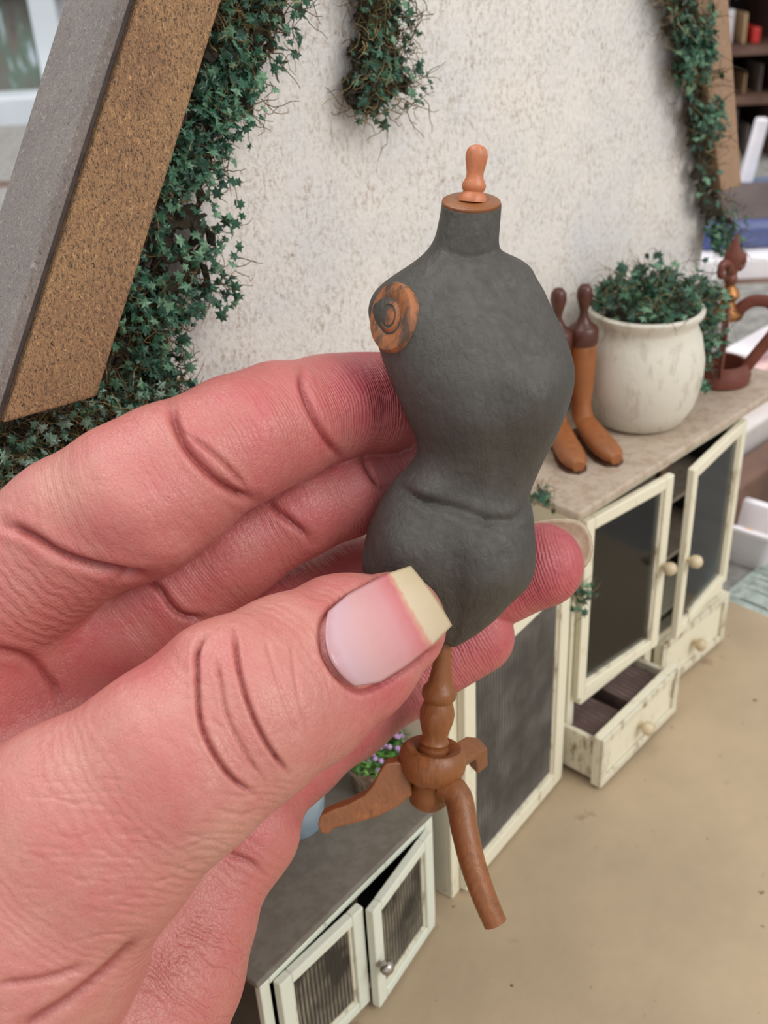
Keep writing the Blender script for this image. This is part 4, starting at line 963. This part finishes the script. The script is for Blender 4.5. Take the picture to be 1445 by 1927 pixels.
# woven mat, pale strands
mb = MB(); wc = Zp(1435, 1135, TZ)
for i in range(26):
    p = wc + DV * (i * .22 - 2.5) - NV * .0
    mb.tube(catmull([p - NV * -1.3 + XY(0, 0, .12), p + XY(rng.normal(0, .05), rng.normal(0, .05), .2), p - NV * 2.2 + XY(0, 0, .1)], 5), .085, 6)
tag(build('fringed_rag', mb, cm['mint'], smooth=True), 'pale fringed woven rag lying beyond the board edge', 'rag')
slab('cardboard_box', 1425, 985, 9, 1.4, 2.6, cm['brown'], yw, 'brown box behind the plastic tub', 'box')
slab('plastic_crate', 1440, 900, 12, 1.2, 3.4, cm['pale'], yw, 'pale grey crate with a coral sheet in front, behind the brown box', 'crate')
slab('paper_sheet', 1430, 928, 9, .2, 1.6, cm['coral'], yw, 'coral edged paper sheet leaning on the pale crate', 'paper')
slab('paint_pot', 1432, 855, 7, 1.2, 4.8, cm['peach'], yw, 'peach coloured block standing on the table right of the cabinet', 'block')
slab('storage_tray', 1462, 812, 8, 1.4, 5.4, cm['white'], yw, 'white tray stacked highest right of the cabinet, below the pink sheet', 'tray')
slab('pink_sheet', 1580, 765, 16, .6, 9.0, cm['pinkw'], yw, 'bright pink and white sheet behind the rusty ornament', 'sheet')
def post(name, x0, y0, x1, y1, Y, dp, mat, label, cat, base=None, lean=0):
    a, b = onY(x0, y0, Y), onY(x1, y1, Y); zb_ = b[2] if base is None else base
    mb = MB(); l = (a[0] - 0); mb.hexa([XY(a[0] + lean, Y, zb_), XY(b[0] + lean, Y, zb_), XY(b[0] + lean, Y + dp, zb_), XY(a[0] + lean, Y + dp, zb_), XY(a[0], Y, a[2]), XY(b[0], Y, a[2]), XY(b[0], Y + dp, a[2]), XY(a[0], Y + dp, a[2])])
    return tag(build(name, mb, mat, bevel=.15), label, cat)
# blue storage box on a white shelf
Y = 74
a, b = onY(1300, 492, Y), onY(1700, 530, Y); z1 = a[2]
t = thing('shelf_unit', XY((a[0] + b[0]) / 2, Y + 8, TZ), 'low white shelf unit with dark open space, behind the rusty ornament', 'shelf')
mb = MB(); mb.box(fw, a[0] - 6, b[0], Y, Y + 24, z1 - 1.7, z1); build('shelf_board', mb, cm['white'], t, bevel=.2)
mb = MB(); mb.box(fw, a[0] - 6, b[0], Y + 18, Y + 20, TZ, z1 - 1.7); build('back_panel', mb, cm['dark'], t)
for x in (a[0] - 6, b[0] - 1.5):
    mb = MB(); mb.box(fw, x, x + 1.5, Y, Y + 20, TZ, z1 - 1.7); build('side_panel', mb, cm['white'], t)
mb = MB(); x0 = onY(1352, 600, Y - 1)[0]; mb.box(fw, x0, x0 + 22, Y - 1.5, Y + 10, TZ, z1 - 2.8); tag(build('wooden_box', mb, cm['brown'], bevel=.3), 'brown wooden box on the table under the white shelf board', 'box')
x0 = onY(1318, 470, Y + 2)[0]
t = thing('storage_box', XY(x0 + 12, Y + 6, z1), 'blue storage box with dark grey lid on the white shelf', 'box')
hb_ = onY(1400, 418, Y + 2)[2] - z1
mb = MB(); mb.box(fw, x0, x0 + 24, Y + 2, Y + 14, z1, z1 + hb_); build('box_body', mb, cm['blue'], t, bevel=.5)
hl = onY(1400, 352, Y + 12)[2] - z1
mb = MB(); mb.box(fw, x0 + .6, x0 + 23.4, Y + 2.6, Y + 13.5, z1 + hb_, z1 + hl); build('lid', mb, simple('lid', (96, 84, 80), (76, 66, 64), .3, .6), t, bevel=.5)
# bookcase with dark cells
Y = 112
xL = onY(1342, 200, Y)[0]; ztop = 40.; zbot = TZ
t = thing('bookcase', XY(xL + 22, Y + 8, zbot), 'open bookcase with dark cells behind the slim beam, top right', 'bookcase')
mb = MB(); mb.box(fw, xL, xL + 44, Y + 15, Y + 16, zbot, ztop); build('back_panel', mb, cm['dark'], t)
for px in (1346, 1500):
    x = onY(px, 100, Y)[0]; mb = MB(); mb.box(fw, x - .8, x + .8, Y, Y + 15, zbot, ztop); build('side_panel', mb, cm['brown'], t)
zs = [onY(1400, y_, Y)[2] for y_ in (88, 182, 355)]
for z in zs + [ztop - 1.4]:
    mb = MB(); mb.box(fw, xL, xL + 44, Y, Y + 15, z - .8, z); build('shelf', mb, cm['brown'], t)
def item(name, x0, y0, x1, zfloor, mat, label, cat, dy=2, dp=5, **k): return post(name, x0, y0, x1, 0, Y + dy, dp, mat, label, cat, base=zfloor, **k)
item('white_bottle', 1370, 18, 1386, zs[0], cm['white'], 'white bottle on the top bookcase shelf', 'bottle')
item('wood_block', 1402, 24, 1412, zs[0], cm['tan'], 'tan upright strip of wood beside the red box, top right', 'wood')
item('red_box', 1418, 52, 1440, zs[0], cm['red'], 'bright red box on the top bookcase shelf', 'box')
item('wood_block', 1406, 138, 1418, zs[1], cm['tan'], 'short yellowish strip of wood in the second bookcase cell', 'wood')
item('grey_jar', 1434, 120, 1452, zs[1], cm['grey'], 'grey jar at the frame edge in the second bookcase cell', 'jar')
item('paper_cup', 1388, 205, 1412, zs[2], cm['pale'], 'pale tapered cup in the third bookcase cell', 'cup')
item('grey_tin', 1413, 235, 1436, zs[2], cm['grey'], 'grey tin between the pale cup and the white stick', 'tin')
post('white_stick', 1430, 225, 1437, 325, 92, 1.2, cm['white'], 'white stick leaning upright before the bookcase', 'stick', base=z1 + 0, lean=-1.0)
c = onY(1430, 352, 90)
mb = MB(); mb.box(fw, c[0] - 4, c[0] + 12, 84, 94, z1, c[2]); tag(build('blue_folder', mb, simple('folder', (120, 136, 164), (100, 112, 138), .3, .5), bevel=.4), 'greyish blue folder lying behind the storage box lid', 'folder')
